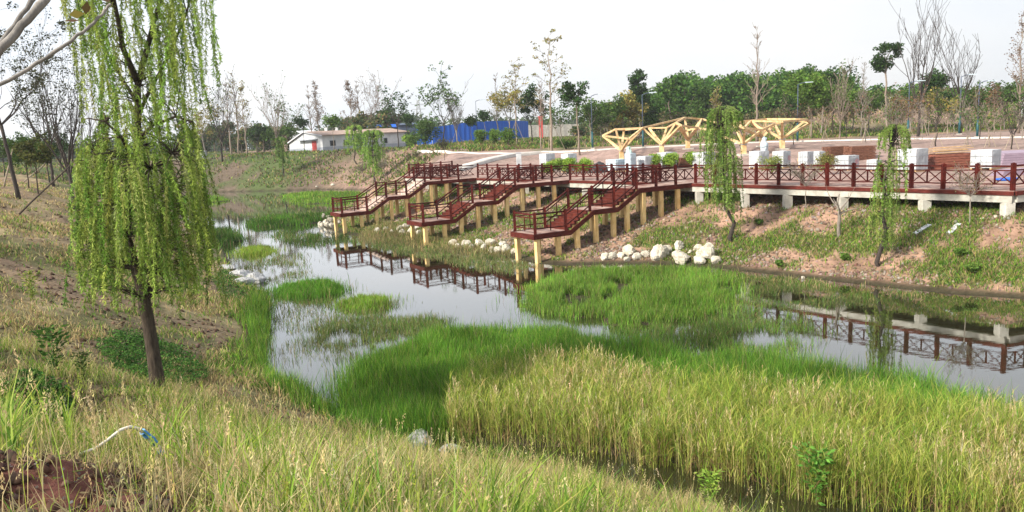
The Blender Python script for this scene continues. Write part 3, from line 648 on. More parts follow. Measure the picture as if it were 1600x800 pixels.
def grass_far():
    nb = NB()
    out = []
    while sum(map(len, out)) < 95000:
        Y = rng.uniform(88, 230, 40000); X = rng.uniform(-.75, .75, 40000)*Y; z = terrain(X, Y)
        ok = (z > .4) & inview(X, Y, z) & (rng.random(40000) < (.12+.88*sm(.40, .56, fbm(X*.16, Y*.16)))*np.where(Y < 125, 1, .5))
        ok &= ~((boardcoord(X, Y)[1] > 0) & (Y < 98))
        out.append(np.stack([X, Y, z], -1)[ok])
    p = np.concatenate(out); n = len(p)
    C = pal(n, [YG2, GR, OLV, STRAW2, GR2, (.16, .10, .07)], [2, 4, 5, 3, 3, 3])*(.55+.9*fbm(p[:, 0]*.25+7, p[:, 1]*.25)[:, None])
    nb.add(*blades(p, rng.uniform(.12, .55, n), .03+.0011*p[:, 1], rng.uniform(.2, .9, n), C))
    return tag(nb.build('meadow_grass', M['blade']), kind='stuff', label='rough mixed grass on the far bank and meadow', cat='grass')
grass_far()

# -- marsh grass
def marsh(key, n, h0, h1, cols, wts, label, w=.008, lean=.5, poly=None, zoff=0, soft=.6, noise=0.0):
    p2 = in_poly_pts(poly if poly is not None else MARSH[key], n)
    p2 += rng.normal(0, soft*.4, p2.shape)*rng.choice([.3, 1, 2.2], n)[:, None]
    if noise: p2 = p2[.65*fbm(p2[:, 0]*.7, p2[:, 1]*.7+31)+.35*fbm(p2[:, 0]*2.3, p2[:, 1]*2.3+11) > noise]
    z = np.maximum(terrain(p2[:, 0], p2[:, 1]), -.04); ok = z < .5; p2 = p2[ok]; z = z[ok]; n = len(p2)
    p = np.c_[p2, z-.01]; hv = .3+1.35*fbm(p2[:, 0]*.8, p2[:, 1]*.8+5)
    C = pal(n, cols, wts); tint = fbm(p2[:, 0]*.5+60, p2[:, 1]*.5)[:, None]; C = C*(.45+1.1*tint)
    dead = rng.random(n) < .07; C[dead] = pal(int(dead.sum()), [(.34, .30, .14), (.24, .18, .09)], [2, 1]); hv = hv*np.where(rng.random(n) < .05, 1.5, 1)
    nb = NB(); D = p2[:, 1]
    nb.add(*blades(p, rng.uniform(h0, h1, n)*hv, np.maximum(w, .0005*D)*rng.uniform(.8, 1.3, n), rng.uniform(.05, lean, n), C))
    return tag(nb.build('marsh_grass', M['blade']), kind='stuff', label=label, cat='grass')
nearback = pxpoly([(530, 655), (535, 620), (556, 590), (600, 560), (650, 540), (690, 528), (730, 524), (790, 522), (870, 526), (960, 543), (1060, 560), (1180, 572), (1330, 592), (1450, 612), (1520, 630), (1600, 658), (1600, 700), (1400, 672), (1200, 645), (1000, 625), (860, 612), (730, 640), (700, 690), (600, 678), (550, 668)])
marsh('near', 100000, .28, .62, [LG, GR, (.13, .29, .035), GR2, YG2], [4, 3, 5, 2, 2], 'vivid green marsh grass in the water behind the tall reeds', w=.009, poly=nearback, noise=.33)
marsh('mid', 60000, .22, .48, [LG, GR, (.17, .30, .055), GR2, OLV, YG2], [5, 2, 5, 1, 2, 3], 'green marsh grass patch in front of the nearest stairway', w=.013, noise=.40)
marsh('islet', 6000, .25, .5, [LG, (.10, .24, .03), GR], [3, 4, 2], 'small bright green grass islet near the left shore', w=.012)
marsh('islet_b', 4000, .15, .35, [YG2, LG, OLV], [3, 3, 2], 'yellow-green grass islet in the middle of the pond', w=.012)
marsh('far_a', 6000, .3, .6, [GR, LG, GR2], [3, 2, 3], 'long green grass strip at the far end of the open water', w=.03)
marsh('far_b', 6000, .4, .8, [GR, GR2, OLV], [3, 3, 1], 'dark green grass patch behind the willow at the left shore', w=.03)
marsh('far_c', 6000, .2, .45, [LG, YG2, GR], [4, 3, 2], 'bright green grass flat below the brown slope', w=.04)
marsh('far_d', 3500, .2, .45, [LG, YG2, GR], [4, 3, 2], 'bright green grass tongue at the far left of the pond', w=.04)
marsh('islet_c', 2500, .2, .4, [YG2, YG, LG], [4, 3, 2], 'lime green grass tuft off the left shore', w=.015)
# sparse weeds standing in open water
weeds = pxpoly([(380, 420), (420, 400), (470, 398), (485, 430), (470, 445), (430, 448), (425, 470), (520, 470), (620, 478), (700, 498), (800, 500), (700, 530), (610, 540), (540, 570), (480, 560), (440, 580), (420, 520), (405, 470)])
marsh(None, 9000, .12, .3, [OLV, (.2, .2, .1), GR], [3, 2, 2], 'thin olive water weeds standing in the open left water', w=.008, poly=weeds, noise=.47, lean=.9)
weeds2 = pxpoly([(470, 520), (530, 498), (640, 495), (720, 505), (640, 540), (560, 560), (500, 545)])
marsh(None, 7000, .15, .36, [OLV, (.13, .17, .06), GR], [3, 3, 2], 'grey-green rushes between the open water and the dense marsh', w=.008, poly=weeds2, noise=.5, lean=.6)
weeds3 = pxpoly([(1000, 545), (960, 515), (1100, 505), (1150, 480), (1230, 490), (1280, 520), (1230, 560), (1100, 565)])
marsh(None, 12000, .12, .34, [OLV, (.14, .2, .06), GR, LG], [3, 3, 2, 2], 'loose rushes in the water right of the green patch', w=.009, poly=weeds3, noise=.45, lean=.8)
weeds4 = pxpoly([(1150, 470), (1180, 445), (1300, 455), (1380, 470), (1300, 480), (1200, 485)])
marsh(None, 5000, .1, .28, [OLV, (.12, .15, .06), GR], [3, 3, 2], 'low floating weeds under the right bank', w=.01, poly=weeds4, noise=.48, lean=1.0)
weeds5 = pxpoly([(585, 386), (600, 374), (700, 392), (800, 405), (830, 415), (818, 428), (760, 424), (700, 408), (640, 400)])
marsh(None, 9000, .08, .26, [OLV, (.3, .26, .13), (.14, .18, .07), GR], [3, 2, 3, 2], 'olive and tan weeds in the water below the middle stairway', w=.012, poly=weeds5, noise=.40, lean=.8)
weeds6 = pxpoly([(420, 372), (440, 360), (530, 366), (560, 378), (540, 392), (470, 385)])
marsh(None, 3500, .15, .4, [GR, OLV, GR2], [3, 3, 2], 'weeds below the farthest stairway', w=.02, poly=weeds6, noise=.48, lean=.7)
toe = pxpoly([(560, 372), (600, 352), (640, 370), (700, 380), (760, 390), (800, 396), (800, 404), (740, 398), (680, 390), (590, 380)])
marsh(None, 8000, .15, .42, [STRAW2, (.3, .27, .12), OLV, GR], [3, 3, 2, 1], 'dry tan weeds along the water edge between the stairways', w=.014, poly=toe, lean=.6)
redge = pxpoly([(1130, 424), (1200, 430), (1300, 442), (1400, 453), (1500, 462), (1600, 470), (1600, 478), (1400, 462), (1250, 446), (1130, 434)])
marsh(None, 2600, .1, .25, [OLV, GR, STRAW2], [2, 3, 2], 'scattered weeds on the muddy edge of the right bank', w=.012, poly=redge, noise=.5, lean=.9)
ledge = pxpoly([(400, 465), (416, 465), (414, 520), (412, 580), (440, 612), (520, 650), (505, 664), (425, 618), (398, 560), (392, 500)])
marsh(None, 8000, .3, .65, [LG, GR, YG2, GR2], [4, 4, 3, 2], 'tall green grass fringe along the left shore', w=.012, poly=ledge, lean=.5, soft=.25)

# -- tall reeds
def reeds():
    nb = NB()
    poly = pxpoly([(700, 690), (715, 640), (740, 610), (860, 600), (1000, 618), (1200, 640), (1400, 668), (1620, 705), (1800, 730), (1800, 900), (1600, 855), (1400, 812), (1250, 787), (1150, 758), (1000, 731), (860, 707), (770, 693)])
    n = 17000; p2 = in_poly_pts(poly, n); p2 = p2[rng.random(n) < .45+.55*sm(.36, .58, fbm(p2[:, 0]*1.3, p2[:, 1]*1.3))]; n = len(p2)
    p = np.c_[p2, np.zeros(n)-.02]
    g = fbm(p2[:, 0]*.6+4, p2[:, 1]*.6+2)
    h = rng.uniform(.7, 1.2, n)*(.62+.75*g)
    yel = rng.random(n) < .27+.5*(fbm(p2[:, 0]*.5+80, p2[:, 1]*.5)-.5)*2
    C = np.where(yel[:, None], pal(n, [(.60, .51, .24), (.54, .46, .20), (.48, .34, .17)], [3, 4, 1]), pal(n, [YG, YG2, (.44, .46, .12)], [4, 2, 4]))
    az = rng.uniform(0, 6.28, n); ln = rng.uniform(.02, .28, n)
    nb.add(*blades(p, h, rng.uniform(.006, .010, n), ln, C, az=az))
    # leaves
    k = 7; f = rng.uniform(.02, .9, (n, k)); base = p[:, None, :].repeat(k, 1); hz_ = h*np.sqrt(1-(ln*.7)**2)
    base[:, :, 0] += (np.cos(az)*ln*h)[:, None]*f**1.6; base[:, :, 1] += (np.sin(az)*ln*h)[:, None]*f**1.6; base[:, :, 2] += hz_[:, None]*f
    fl = f.ravel(); b = base.reshape(-1, 3); N_ = len(b); Cl = np.repeat(C, k, 0)
    gg = rng.random(N_) < (.5*(1-fl)+.18); Cl = np.where(gg[:, None], pal(N_, [YG2, GR, LG, OLV], [3, 2, 2, 2]), Cl)
    br = (rng.random(N_) < .5*(1-fl)*(fl < .45)); Cl = np.where(br[:, None], pal(N_, [(.2, .12, .07), (.3, .2, .1)], [1, 1]), Cl)
    nb.add(*blades(b, rng.uniform(.16, .38, N_), rng.uniform(.006, .012, N_), rng.uniform(.4, 1.15, N_), Cl))
    # seed heads on the straw ones
    i = np.nonzero(yel & (rng.random(n) < .5))[0]; tip = p[i].copy(); tip[:, 0] += np.cos(az[i])*ln[i]*h[i]; tip[:, 1] += np.sin(az[i])*ln[i]*h[i]; tip[:, 2] += hz_[i]
    m_ = 6; tp = np.repeat(tip, m_, 0); tp[:, 2] -= np.tile(np.linspace(-.02, .14, m_), len(i)); tp += rng.normal(0, .006, tp.shape); dd = rng.normal(0, .25, tp.shape); dd[:, 2] += 1
    nb.add(*cards(tp, rng.uniform(.05, .09, len(tp)), .22, np.repeat(pal(len(i), [(.60, .50, .30), (.52, .38, .22)], [3, 2]), m_, 0), dd))
    return tag(nb.build('reeds', M['blade']), kind='stuff', label='tall straw and lime green reeds across the foreground', cat='reeds')
reeds()

# ------------------------------------------------------------------ trees
def leafcloud(centers, radii, n, size, aspect, cols, wts, flat=.8, droop=0.0):
    centers = np.array(centers); radii = np.array(radii, float); pr = radii**2; pr /= pr.sum()
    k = rng.choice(len(centers), n, p=pr); v = rng.normal(size=(n, 3)); v /= np.linalg.norm(v, axis=1)[:, None]
    r = rng.random(n)**.38; q = centers[k]+v*(radii[k]*r)[:, None]*np.array([1, 1, flat])
    C = pal(n, cols, wts, .22)*(.72+.56*rng.random(len(centers))[k][:, None])
    d = rng.normal(size=(n, 3)); d[:, 2] = d[:, 2]*.6-droop
    return cards(q, size*rng.uniform(.6, 1.4, n), aspect, C, d)
def branch_paths(kind, H, seed):
    """list of (points, radii), list of tip points"""
    r = random.Random(seed); paths = []; tips = []
    r0 = max(.035, H*.0125)
    def grow(p, d, L, rad, depth, up=.25, wob=.18, nsub=3, ratio=.62, spread=.6, segs=5):
        pts = [p]; rr = [rad]; q = p.copy(); dd = d.normalized()
        for i in range(segs):
            dd = (dd+Vector((r.gauss(0, wob), r.gauss(0, wob), r.gauss(0, wob*.6)+up*.25))).normalized(); q = q+dd*L/segs; pts.append(q.copy()); rr.append(max(rad*(1-.75*(i+1)/segs), .004))
        paths.append((pts, rr)); tips.append(q.copy())
        if depth > 0:
            for k in range(nsub):
                i = r.randint(1, segs); b = pts[i]; t = Vector((r.gauss(0, 1), r.gauss(0, 1), r.gauss(0, .4))).normalized(); nd = (dd+t*spread*1.4).normalized()
                grow(b, nd, L*ratio*r.uniform(.7, 1.2), rr[i]*.6, depth-1, up, wob, nsub, ratio, spread, max(3, segs-1))
    def trunk(h, lean=.03, segs=7, rad=r0, end=.35):
        pts = [Vector((0, 0, -.2))]; rr = [rad*1.25]; a = r.uniform(0, 6.28); q = Vector((0, 0, 0))
        for i in range(1, segs+1):
            q = Vector((math.cos(a)*lean*h*i/segs+r.gauss(0, .008*h), math.sin(a)*lean*h*i/segs+r.gauss(0, .008*h), h*i/segs)); pts.append(q.copy()); rr.append(rad*(1-(1-end)*i/segs))
        paths.append((pts, rr)); return pts, rr
    if kind == 'vase':            # short trunk, many upright fine limbs
        t, rr = trunk(H*.3, end=.8)
        for k in range(8):
            a = 6.28*k/8+r.uniform(-.3, .3); i = r.choice([-1, -2, -3]); grow(t[i], Vector((math.cos(a)*.42, math.sin(a)*.42, 1)), H*.62*r.uniform(.7, 1.05), rr[i]*.6, 2, .55, .10, 4, .52, .42, 6)
    elif kind == 'slender':       # leader with many short side twigs
        t, rr = trunk(H, end=.12, segs=12, lean=.02)
        for k in range(46):
            f = r.uniform(.25, .97); i = min(int(f*12)+1, 12); a = r.uniform(0, 6.28); grow(t[i], Vector((math.cos(a), math.sin(a), 1.3)), H*.16*(1.1-f)*r.uniform(.6, 1.5)+.25, rr[i]*.35, 1, .35, .14, 3, .5, .5, 3)
    elif kind == 'layered':       # leader with spaced long arching arms
        t, rr = trunk(H, end=.12, segs=12, lean=.02)
        for k in range(17):
            f = .38+.6*k/17; i = min(int(f*12)+1, 12); a = k*2.4+r.uniform(-.4, .4); grow(t[i], Vector((math.cos(a), math.sin(a), .55)), H*.24*(1.25-f)*r.uniform(.8, 1.2), rr[i]*.4, 1, .15, .08, 4, .42, .6, 5)
    elif kind == 'spread':        # crooked open tree
        t, rr = trunk(H*.42, lean=.08, end=.7)
        for k in range(6):
            a = 6.28*k/6+r.uniform(-.4, .4); i = r.choice([-1, -2, -1]); grow(t[i], Vector((math.cos(a)*.7, math.sin(a)*.7, .9)), H*.48*r.uniform(.7, 1.1), rr[i]*.6, 2, .3, .2, 3, .6, .6, 5)
    elif kind == 'tuft':          # tall clean trunk, compact head
        t, rr = trunk(H*.78, lean=.03, end=.6)
        for k in range(9):
            a = r.uniform(0, 6.28); i = r.choice([-1, -1, -2]); grow(t[i], Vector((math.cos(a)*.9, math.sin(a)*.9, .8)), H*.17*r.uniform(.7, 1.2), rr[i]*.5, 1, .2, .2, 3, .6, .7, 4)
    elif kind == 'round':
        t, rr = trunk(H*.45, lean=.04, end=.7)
        for k in range(9):
            a = 6.28*k/9; i = r.choice([-1, -2, -3]); grow(t[i], Vector((math.cos(a)*.9, math.sin(a)*.9, .9)), H*.36*r.uniform(.7, 1.1), rr[i]*.5, 1, .25, .2, 3, .6, .6, 4)
    elif kind == 'broom':         # small lollipop of twigs
        t, rr = trunk(H*.5, lean=.02, end=.8, rad=max(.02, H*.012))
        for k in range(12):
            a = 6.28*k/12; grow(t[-1], Vector((math.cos(a)*.8, math.sin(a)*.8, 1)), H*.4*r.uniform(.7, 1.1), rr[-1]*.5, 2, .2, .15, 4, .5, .5, 4)
    elif kind == 'stub':          # pollarded, thick stumpy arms
        t, rr = trunk(H*.52, lean=.05, end=.85, rad=H*.035)
        for k in range(6):
            a = 6.28*k/6+r.uniform(-.3, .3); grow(t[-1] if k < 4 else t[-2], Vector((math.cos(a)*.9, math.sin(a)*.9, .8)), H*.42*r.uniform(.7, 1.1), rr[-1]*.6, 1, .3, .25, 2, .45, .8, 4)
    return paths, tips
def tree(name, label, base, H, kind, seed, bark='bark_grey', leaves=None, group='trees around the pond', stakes=False, minr=0.0, sc_z=1.0, cat='tree'):
    root = empty(name, tuple(base), label, cat, group)
    paths, tips = branch_paths(kind, H, seed)
    dist = max(base[1], 5)
    mr = max(minr, dist*.00016)
    mb = MB()
    tr = MB(); tr.tube(paths[0][0], paths[0][1], 7)
    for pts, rr in paths[1:]: mb.tube(pts, [max(a, mr) for a in rr], 4 if rr[0] < .04 else 5, cap=False)
    tr.build('trunk', M[bark], root, smooth=True)
    if leaves is None:
        mb.build('branches', M[bark], root, smooth=True)
    else:
        mb.build('branches', M[bark], root, smooth=True)
        dens, size, cols, wts, rad = leaves
        c = [tuple(t) for t in tips]; rd = [rad*random.uniform(.6, 1.3) for _ in c]
        nb = NB(); nb.add(*leafcloud(c, rd, int(dens), size, .62, cols, wts)); nb.build('crown', M['leaf'], root)
    if stakes:
        for k in range(3):
            a = k*2.1+seed; s = MB(); s.tube([(math.cos(a)*H*.14, math.sin(a)*H*.14, -.1), (math.cos(a)*.05, math.sin(a)*.05, H*.28)], [max(.03, mr), max(.025, mr)], 5); s.build('stake', M['pole'], root)
    return root
DG = [(.035, .075, .02), (.05, .10, .025), (.025, .055, .02)]; MG = [(.07, .13, .03), (.10, .16, .04), (.045, .09, .025)]; BG_ = [(.12, .21, .04), (.09, .17, .03), (.16, .24, .05)]; YO = [(.24, .22, .06), (.3, .24, .07), (.16, .17, .05)]; BRN = [(.16, .10, .06), (.22, .14, .08), (.12, .08, .05)]
W3 = [2, 2, 1]
def L(dens, size, cols, rad): return (dens, size, cols, W3, rad)
ordn = ['first', 'second', 'third', 'fourth', 'fifth', 'sixth', 'seventh', 'eighth', 'ninth', 'tenth', 'eleventh', 'twelfth', 'thirteenth', 'fourteenth', 'fifteenth', 'sixteenth']
# (px, base_y, top_y, Y distance or None, kind, bark, leaves, stakes, label)
T = [
 (347, 244, 134, 132, 'vase', 'bark_dark', L(300, .28, MG, .5), 1, 'dark thin leafed young tree with upright limbs above the far bank, staked'),
 (322, 243, 150, 138, 'spread', 'bark_grey', L(900, .34, YO, .7), 0, 'thin yellowish tree just right of the big willow on the far bank'),
 (362, 242, 126, 150, 'slender', 'bark_pale', None, 0, 'pale bare poplar directly behind the dark staked tree'),
 (374, 242, 120, 152, 'slender', 'bark_pale', L(260, .28, YO, .5), 0, 'tallest pale thin leafed poplar of the far bank cluster'),
 (386, 242, 134, 155, 'slender', 'bark_pale', L(500, .3, YO, .5), 0, 'pale poplar with a few yellow leaves, right of the far bank cluster'),
 (404, 238, 188, 160, 'round', 'bark_dark', L(900, .4, DG, .8), 0, 'small dark tree left of the bottle shaped pair on the meadow'),
 (422, 236, 192, 160, 'round', 'bark_dark', L(900, .4, MG, .8), 0, 'small rounded green tree standing left of the forked pale tree'),
 (434, 240, 136, 140, 'vase', 'bark_pale', L(260, .34, MG, .7), 0, 'tall bare forked pale tree to the left of the white house'),
 (448, 238, 190, 150, 'round', 'bark_grey', L(1200, .4, MG, .9), 0, 'bushy green tree beside the left end of the white house'),
 (463, 236, 168, 165, 'spread', 'bark_grey', L(500, .35, MG, .7), 0, 'slim leafy tree behind the gable of the white house'),
 (476, 238, 185, 142, 'tuft', 'bark_dark', L(700, .35, DG, .7), 0, 'dark headed tree in front of the gable, left of the red door'),
 (488, 225, 138, 185, 'slender', 'bark_pale', None, 0, 'thin bare poplar behind the house roof, left of a pair'),
 (501, 225, 132, 187, 'slender', 'bark_pale', L(700, .3, BRN, .6), 0, 'brownish poplar behind the house roof, right of a pair'),
 (522, 238, 184, 141, 'tuft', 'bark_grey', L(900, .35, BG_, .8), 0, 'small bright tree in front of the long wall between the black windows'),
 (551, 225, 126, 185, 'slender', 'bark_pale', L(900, .3, BRN, .6), 0, 'brown leaved slender poplar above the middle of the house roof'),
 (563, 225, 130, 188, 'slender', 'bark_pale', None, 0, 'bare pale poplar next to the brown leaved one behind the house'),
 (588, 225, 134, 180, 'vase', 'bark_pale', L(400, .3, BRN, .7), 0, 'bare fan shaped tree behind the right part of the house'),
 (623, 236, 146, 138, 'spread', 'bark_dark', L(500, .42, DG, .6), 0, 'tree with sparse dark leaf clumps at the right end of the house'),
 (638, 228, 180, 150, 'tuft', 'bark_dark', L(900, .35, DG, .7), 0, 'narrow dark tree left of the round clipped bush'),
 (693, 231, 129, 128, 'spread', 'bark_dark', L(900, .36, MG, .6), 0, 'tall thin leafed tree before the left part of the blue hoarding'),
 (715, 232, 146, 130, 'vase', 'bark_grey', None, 1, 'small bare fan shaped tree before the blue hoarding, staked'),
 (737, 232, 182, 132, 'tuft', 'bark_grey', L(900, .34, MG, .7), 0, 'short leafy tree below the thin lamp mast at the hoarding'),
 (760, 230, 175, 138, 'tuft', 'bark_grey', L(700, .34, DG, .7), 0, 'short dark green tree in front of the centre of the blue hoarding'),
 (778, 232, 120, 132, 'slender', 'bark_grey', None, 0, 'tall leafless slim tree over the centre of the blue hoarding'),
 (796, 236, 136, 116, 'spread', 'bark_grey', L(1300, .3, YO, .6), 0, 'yellow-green tree left of the leaning layered tree'),
 (808, 236, 98, 112, 'layered', 'bark_pale', L(420, .28, YO, .35), 1, 'leaning layered tree with long bare arms before the hoarding'),
 (833, 232, 140, 118, 'spread', 'bark_dark', L(1900, .36, DG, .75), 0, 'dark leafy tree with stacked clumps at the right end of the hoarding'),
 (846, 244, 130, 96, 'slender', 'bark_pale', None, 0, 'thin leafless pole-like tree left of the tallest layered tree'),
 (862, 246, 56, 92, 'layered', 'bark_pale', L(500, .26, YO, .32), 1, 'tallest layered bare tree above the two left wrapped pallets, staked'),
 (878, 238, 150, 110, 'round', 'bark_grey', L(700, .3, MG, .7), 0, 'small green tree just right of the tallest layered tree'),
 (906, 248, 127, 88, 'tuft', 'bark_pale', L(1700, .28, DG, .55), 1, 'straight staked tree with a dense dark head left of the timber frames'),
 (924, 238, 146, 108, 'round', 'bark_grey', L(1500, .32, MG, .7), 0, 'mid green tree right of the dense headed staked tree'),
 (940, 236, 160, 112, 'round', 'bark_grey', L(900, .32, MG, .7), 0, 'small green tree above the left tip of the timber frames'),
 (975, 226, 140, 122, 'round', 'bark_grey', L(3200, .4, YO, 1.1), 0, 'olive leafed tree left of the drooping conifer'),
 (1000, 222, 118, 128, 'layered', 'bark_grey', L(3000, .4, DG, .7), 0, 'dark drooping conifer at the left edge of the wood'),
 (1183, 240, 48, 92, 'slender', 'bark_pale', None, 0, 'very tall thin leafless tree rising above the right timber frame'),
 (1268, 228, 92, 100, 'round', 'bark_pale', L(4600, .36, BG_, 1.1), 1, 'large bright green tree right of the timber frames'),
 (1284, 230, 96, 112, 'round', 'bark_grey', L(4200, .38, DG, 1.1), 0, 'dark tree behind the large bright green tree'),
 (1312, 234, 118, 88, 'vase', 'bark_pale', L(260, .24, MG, .5), 0, 'thin pale tree between the bright green tree and the grey hut'),
 (1345, 228, 104, 98, 'slender', 'bark_grey', None, 0, 'forked bare pole-like tree left of the tall headed tree'),
 (1332, 226, 136, 104, 'round', 'bark_grey', L(2300, .34, BG_, .8), 0, 'bright green medium tree left of the grey hut'),
 (1384, 228, 66, 96, 'tuft', 'bark_pale', L(2400, .3, DG, .62), 0, 'tall tree with a pale trunk and compact dark head beside the grey hut'),
 (1402, 226, 150, 100, 'round', 'bark_pale', L(1500, .3, YO, .8), 0, 'low yellowish tree right of the grey hut'),
 (1434, 232, 26, 88, 'vase', 'bark_dark', None, 1, 'tallest bare fan shaped tree on the right, staked'),
 (1500, 228, 46, 94, 'vase', 'bark_dark', None, 0, 'bare fan shaped tree, second and lower of the two on the right'),
 (1460, 224, 116, 104, 'tuft', 'bark_pale', L(2400, .34, DG, .9), 0, 'round headed dark tree between the two bare fan trees'),
 (1535, 224, 130, 104, 'round', 'bark_grey', L(1500, .32, MG, .8), 0, 'loose green tree right of the second bare fan tree'),
 (1568, 226, 116, 96, 'round', 'bark_grey', L(2000, .34, MG, .9), 0, 'wide green tree near the right edge'),
 (1590, 232, 30, 84, 'slender', 'bark_pale', L(500, .2, BRN, .4), 0, 'tall brown twiggy tree at the right edge of the picture'),
 (1478, 238, 148, 80, 'spread', 'bark_pale', L(500, .22, YO, .5), 1, 'small staked tree behind the tan plank stack'),
 (1420, 236, 150, 80, 'spread', 'bark_grey', L(400, .22, BRN, .5), 1, 'small brown staked tree behind the right wrapped pallet'),
 (1300, 226, 108, 104, 'round', 'bark_pale', L(2600, .34, BG_, .9), 0, 'green tree right of the large bright pair by the timber frames'),
 (1356, 224, 130, 108, 'round', 'bark_grey', L(2200, .34, MG, .9), 0, 'leafy tree screening the left side of the grey hut'),
 (1420, 222, 128, 112, 'round', 'bark_grey', L(2600, .36, MG, 1.0), 0, 'full green tree behind the tallest bare fan tree'),
 (1484, 222, 136, 112, 'round', 'bark_grey', L(2600, .36, DG, 1.0), 0, 'dark green tree behind the second bare fan tree'),
 (1515, 228, 140, 100, 'spread', 'bark_pale', L(900, .26, MG, .6), 1, 'thin staked green tree beside the taller teal lamp'),
 (1552, 232, 138, 88, 'slender', 'bark_pale', L(500, .2, BRN, .4), 0, 'thin brown leafed pole tree left of the wide green tree'),
 (1450, 232, 150, 90, 'slender', 'bark_grey', L(500, .2, YO, .4), 0, 'thin yellowish pole tree between the bare fan trees'),
 (1398, 232, 160, 90, 'slender', 'bark_grey', L(500, .2, BRN, .4), 1, 'small brown staked sapling right of the tall headed tree'),
 (950, 226, 148, 118, 'round', 'bark_grey', L(2200, .36, MG, .9), 0, 'rounded green tree left of the olive leafed one'),
 (1225, 226, 150, 106, 'slender', 'bark_pale', L(500, .24, MG, .5), 0, 'thin green pole tree behind the right timber frame'),
 (1120, 222, 140, 120, 'slender', 'bark_pale', L(500, .24, YO, .5), 0, 'thin yellow-green pole tree behind the gap between the frames'),
 (1090, 224, 150, 116, 'round', 'bark_grey', L(1200, .3, MG, .7), 0, 'small green tree behind the right end of the left frame'),
 (1240, 234, 168, 82, 'broom', 'bark_dark', L(260, .16, BRN, .35), 0, 'small reddish twiggy tree right of the right timber frame'),
]
_sap = [(1110, 222, 158), (1288, 231, 165), (1322, 226, 160), (1352, 232, 150), (1392, 236, 158), (1408, 224, 160), (1440, 228, 168), (1462, 236, 150), (1490, 222, 158), (1512, 236, 165), (1530, 226, 150), (1546, 236, 160), (1562, 226, 158), (1580, 238, 150), (1596, 226, 155)]
for i, (px, by, ty) in enumerate(_sap):
    T.append((px, by, ty, (3.1*1200/(by-(212.2-.0489*(px-800)))), random.choice(['slender', 'vase', 'spread']), random.choice(['bark_pale', 'bark_grey', 'bark_dark']), random.choice([None, L(300, .16, BRN, .35), L(300, .16, MG, .4)]), i % 2, f'thin young sapling behind the plaza stacks, {ordn[i]} from the left of fifteen'))
for i, (px, by, ty, Y, kind, bark, lv, stk, lab) in enumerate(T):
    b = at(px, by, Y); b[2] = gz(b[0], b[1]); t = at(px, ty, Y); Hh = t[2]-b[2]
    tree('bare_tree' if lv is None else 'leafy_tree', lab, b, Hh, kind, 100+i, bark, lv, 'planted trees beyond the pond', bool(stk))

# left bank trees
LT = [
 (30, 312, 28, 'spread', 'bark_dark', L(3200, .13, [(.05, .06, .03), (.09, .09, .04), (.035, .045, .02)], .35), 'tall dark thin leafed tree at the left edge on the left bank'),
 (117, 328, 84, 'vase', 'bark_dark', L(900, .12, [(.04, .05, .025), (.07, .07, .035), (.035, .04, .02)], .3), 'dark almost bare tree with forking upright limbs just left of the big willow'),
 (84, 292, 96, 'vase', 'bark_dark', L(2600, .14, [(.05, .06, .03), (.09, .09, .04), (.035, .045, .02)], .4), 'dark twiggy tree between the left edge tree and the forked bare tree'),
 (45, 294, 208, 'round', 'bark', L(2600, .15, MG, .34), 'small rounded green tree, left of a pair under the tall dark trees'),
 (60, 303, 206, 'round', 'bark', L(2800, .15, [(.09, .11, .03), (.13, .13, .04), (.05, .07, .02)], .34), 'small rounded olive tree leaning with a stake, right of a pair'),
 (8, 276, 200, 'round', 'bark_dark', L(2400, .17, MG, .5), 'bushy green tree cut by the left edge of the picture'),
 (78, 286, 190, 'round', 'bark_dark', L(2200, .17, DG, .5), 'dark bushy tree behind the olive staked one'),
 (100, 286, 206, 'round', 'bark_dark', L(1800, .17, DG, .45), 'low dark bushy tree behind the slanting pole'),
 (140, 292, 140, 'vase', 'bark_dark', None, 'bare tree seen through the strands of the big willow'),
 (308, 262, 160, 'round', 'bark_grey', L(1800, .2, YO, .5), 'pale yellow-green tree seen right beside the willow strands'),
]
for i, (px, by, ty, kind, bark, lv, lab) in enumerate(LT):
    b = G(px, by); Hh = at(px, ty, b[1])[2]-b[2]
    tree('bare_tree' if lv is None else 'leafy_tree', lab, b, Hh, kind, 300+i, bark, lv, 'trees on the left bank')
def polething(name, a, b, r, label, cat='pole', mat='pole', group=None):
    mb = MB(); a = Vector(a); b = Vector(b); pts = [a.lerp(b, t)+Vector((0, 0, .02*math.sin(t*7))) for t in np.linspace(0, 1, 6)]
    o = mb.tube(pts, [r*(1-.25*t) for t in np.linspace(0, 1, 6)], 8).build(name, M[mat], smooth=True); return tag(o, label, cat, group)
a = G(30, 336); b = at(118, 250, a[1]+2.5); polething('support_pole', a, b, .045, 'long dark pole slanting up from the dry ground to the forked bare tree', mat='bark', group='tree props')
a = G(6, 294); b = at(20, 232, a[1]+.6); polething('support_pole', a, b, .05, 'pale prop pole leaning beside the tree at the left edge', group='tree props')
a = G(36, 286); b = at(74, 252, a[1]+1.5); polething('support_pole', a, b, .045, 'pale prop pole leaning under the small olive tree', group='tree props')
a = G(92, 292); b = at(74, 250, a[1]+.8); polething('support_pole', a, b, .045, 'prop pole leaning left behind the long slanting pole', group='tree props')

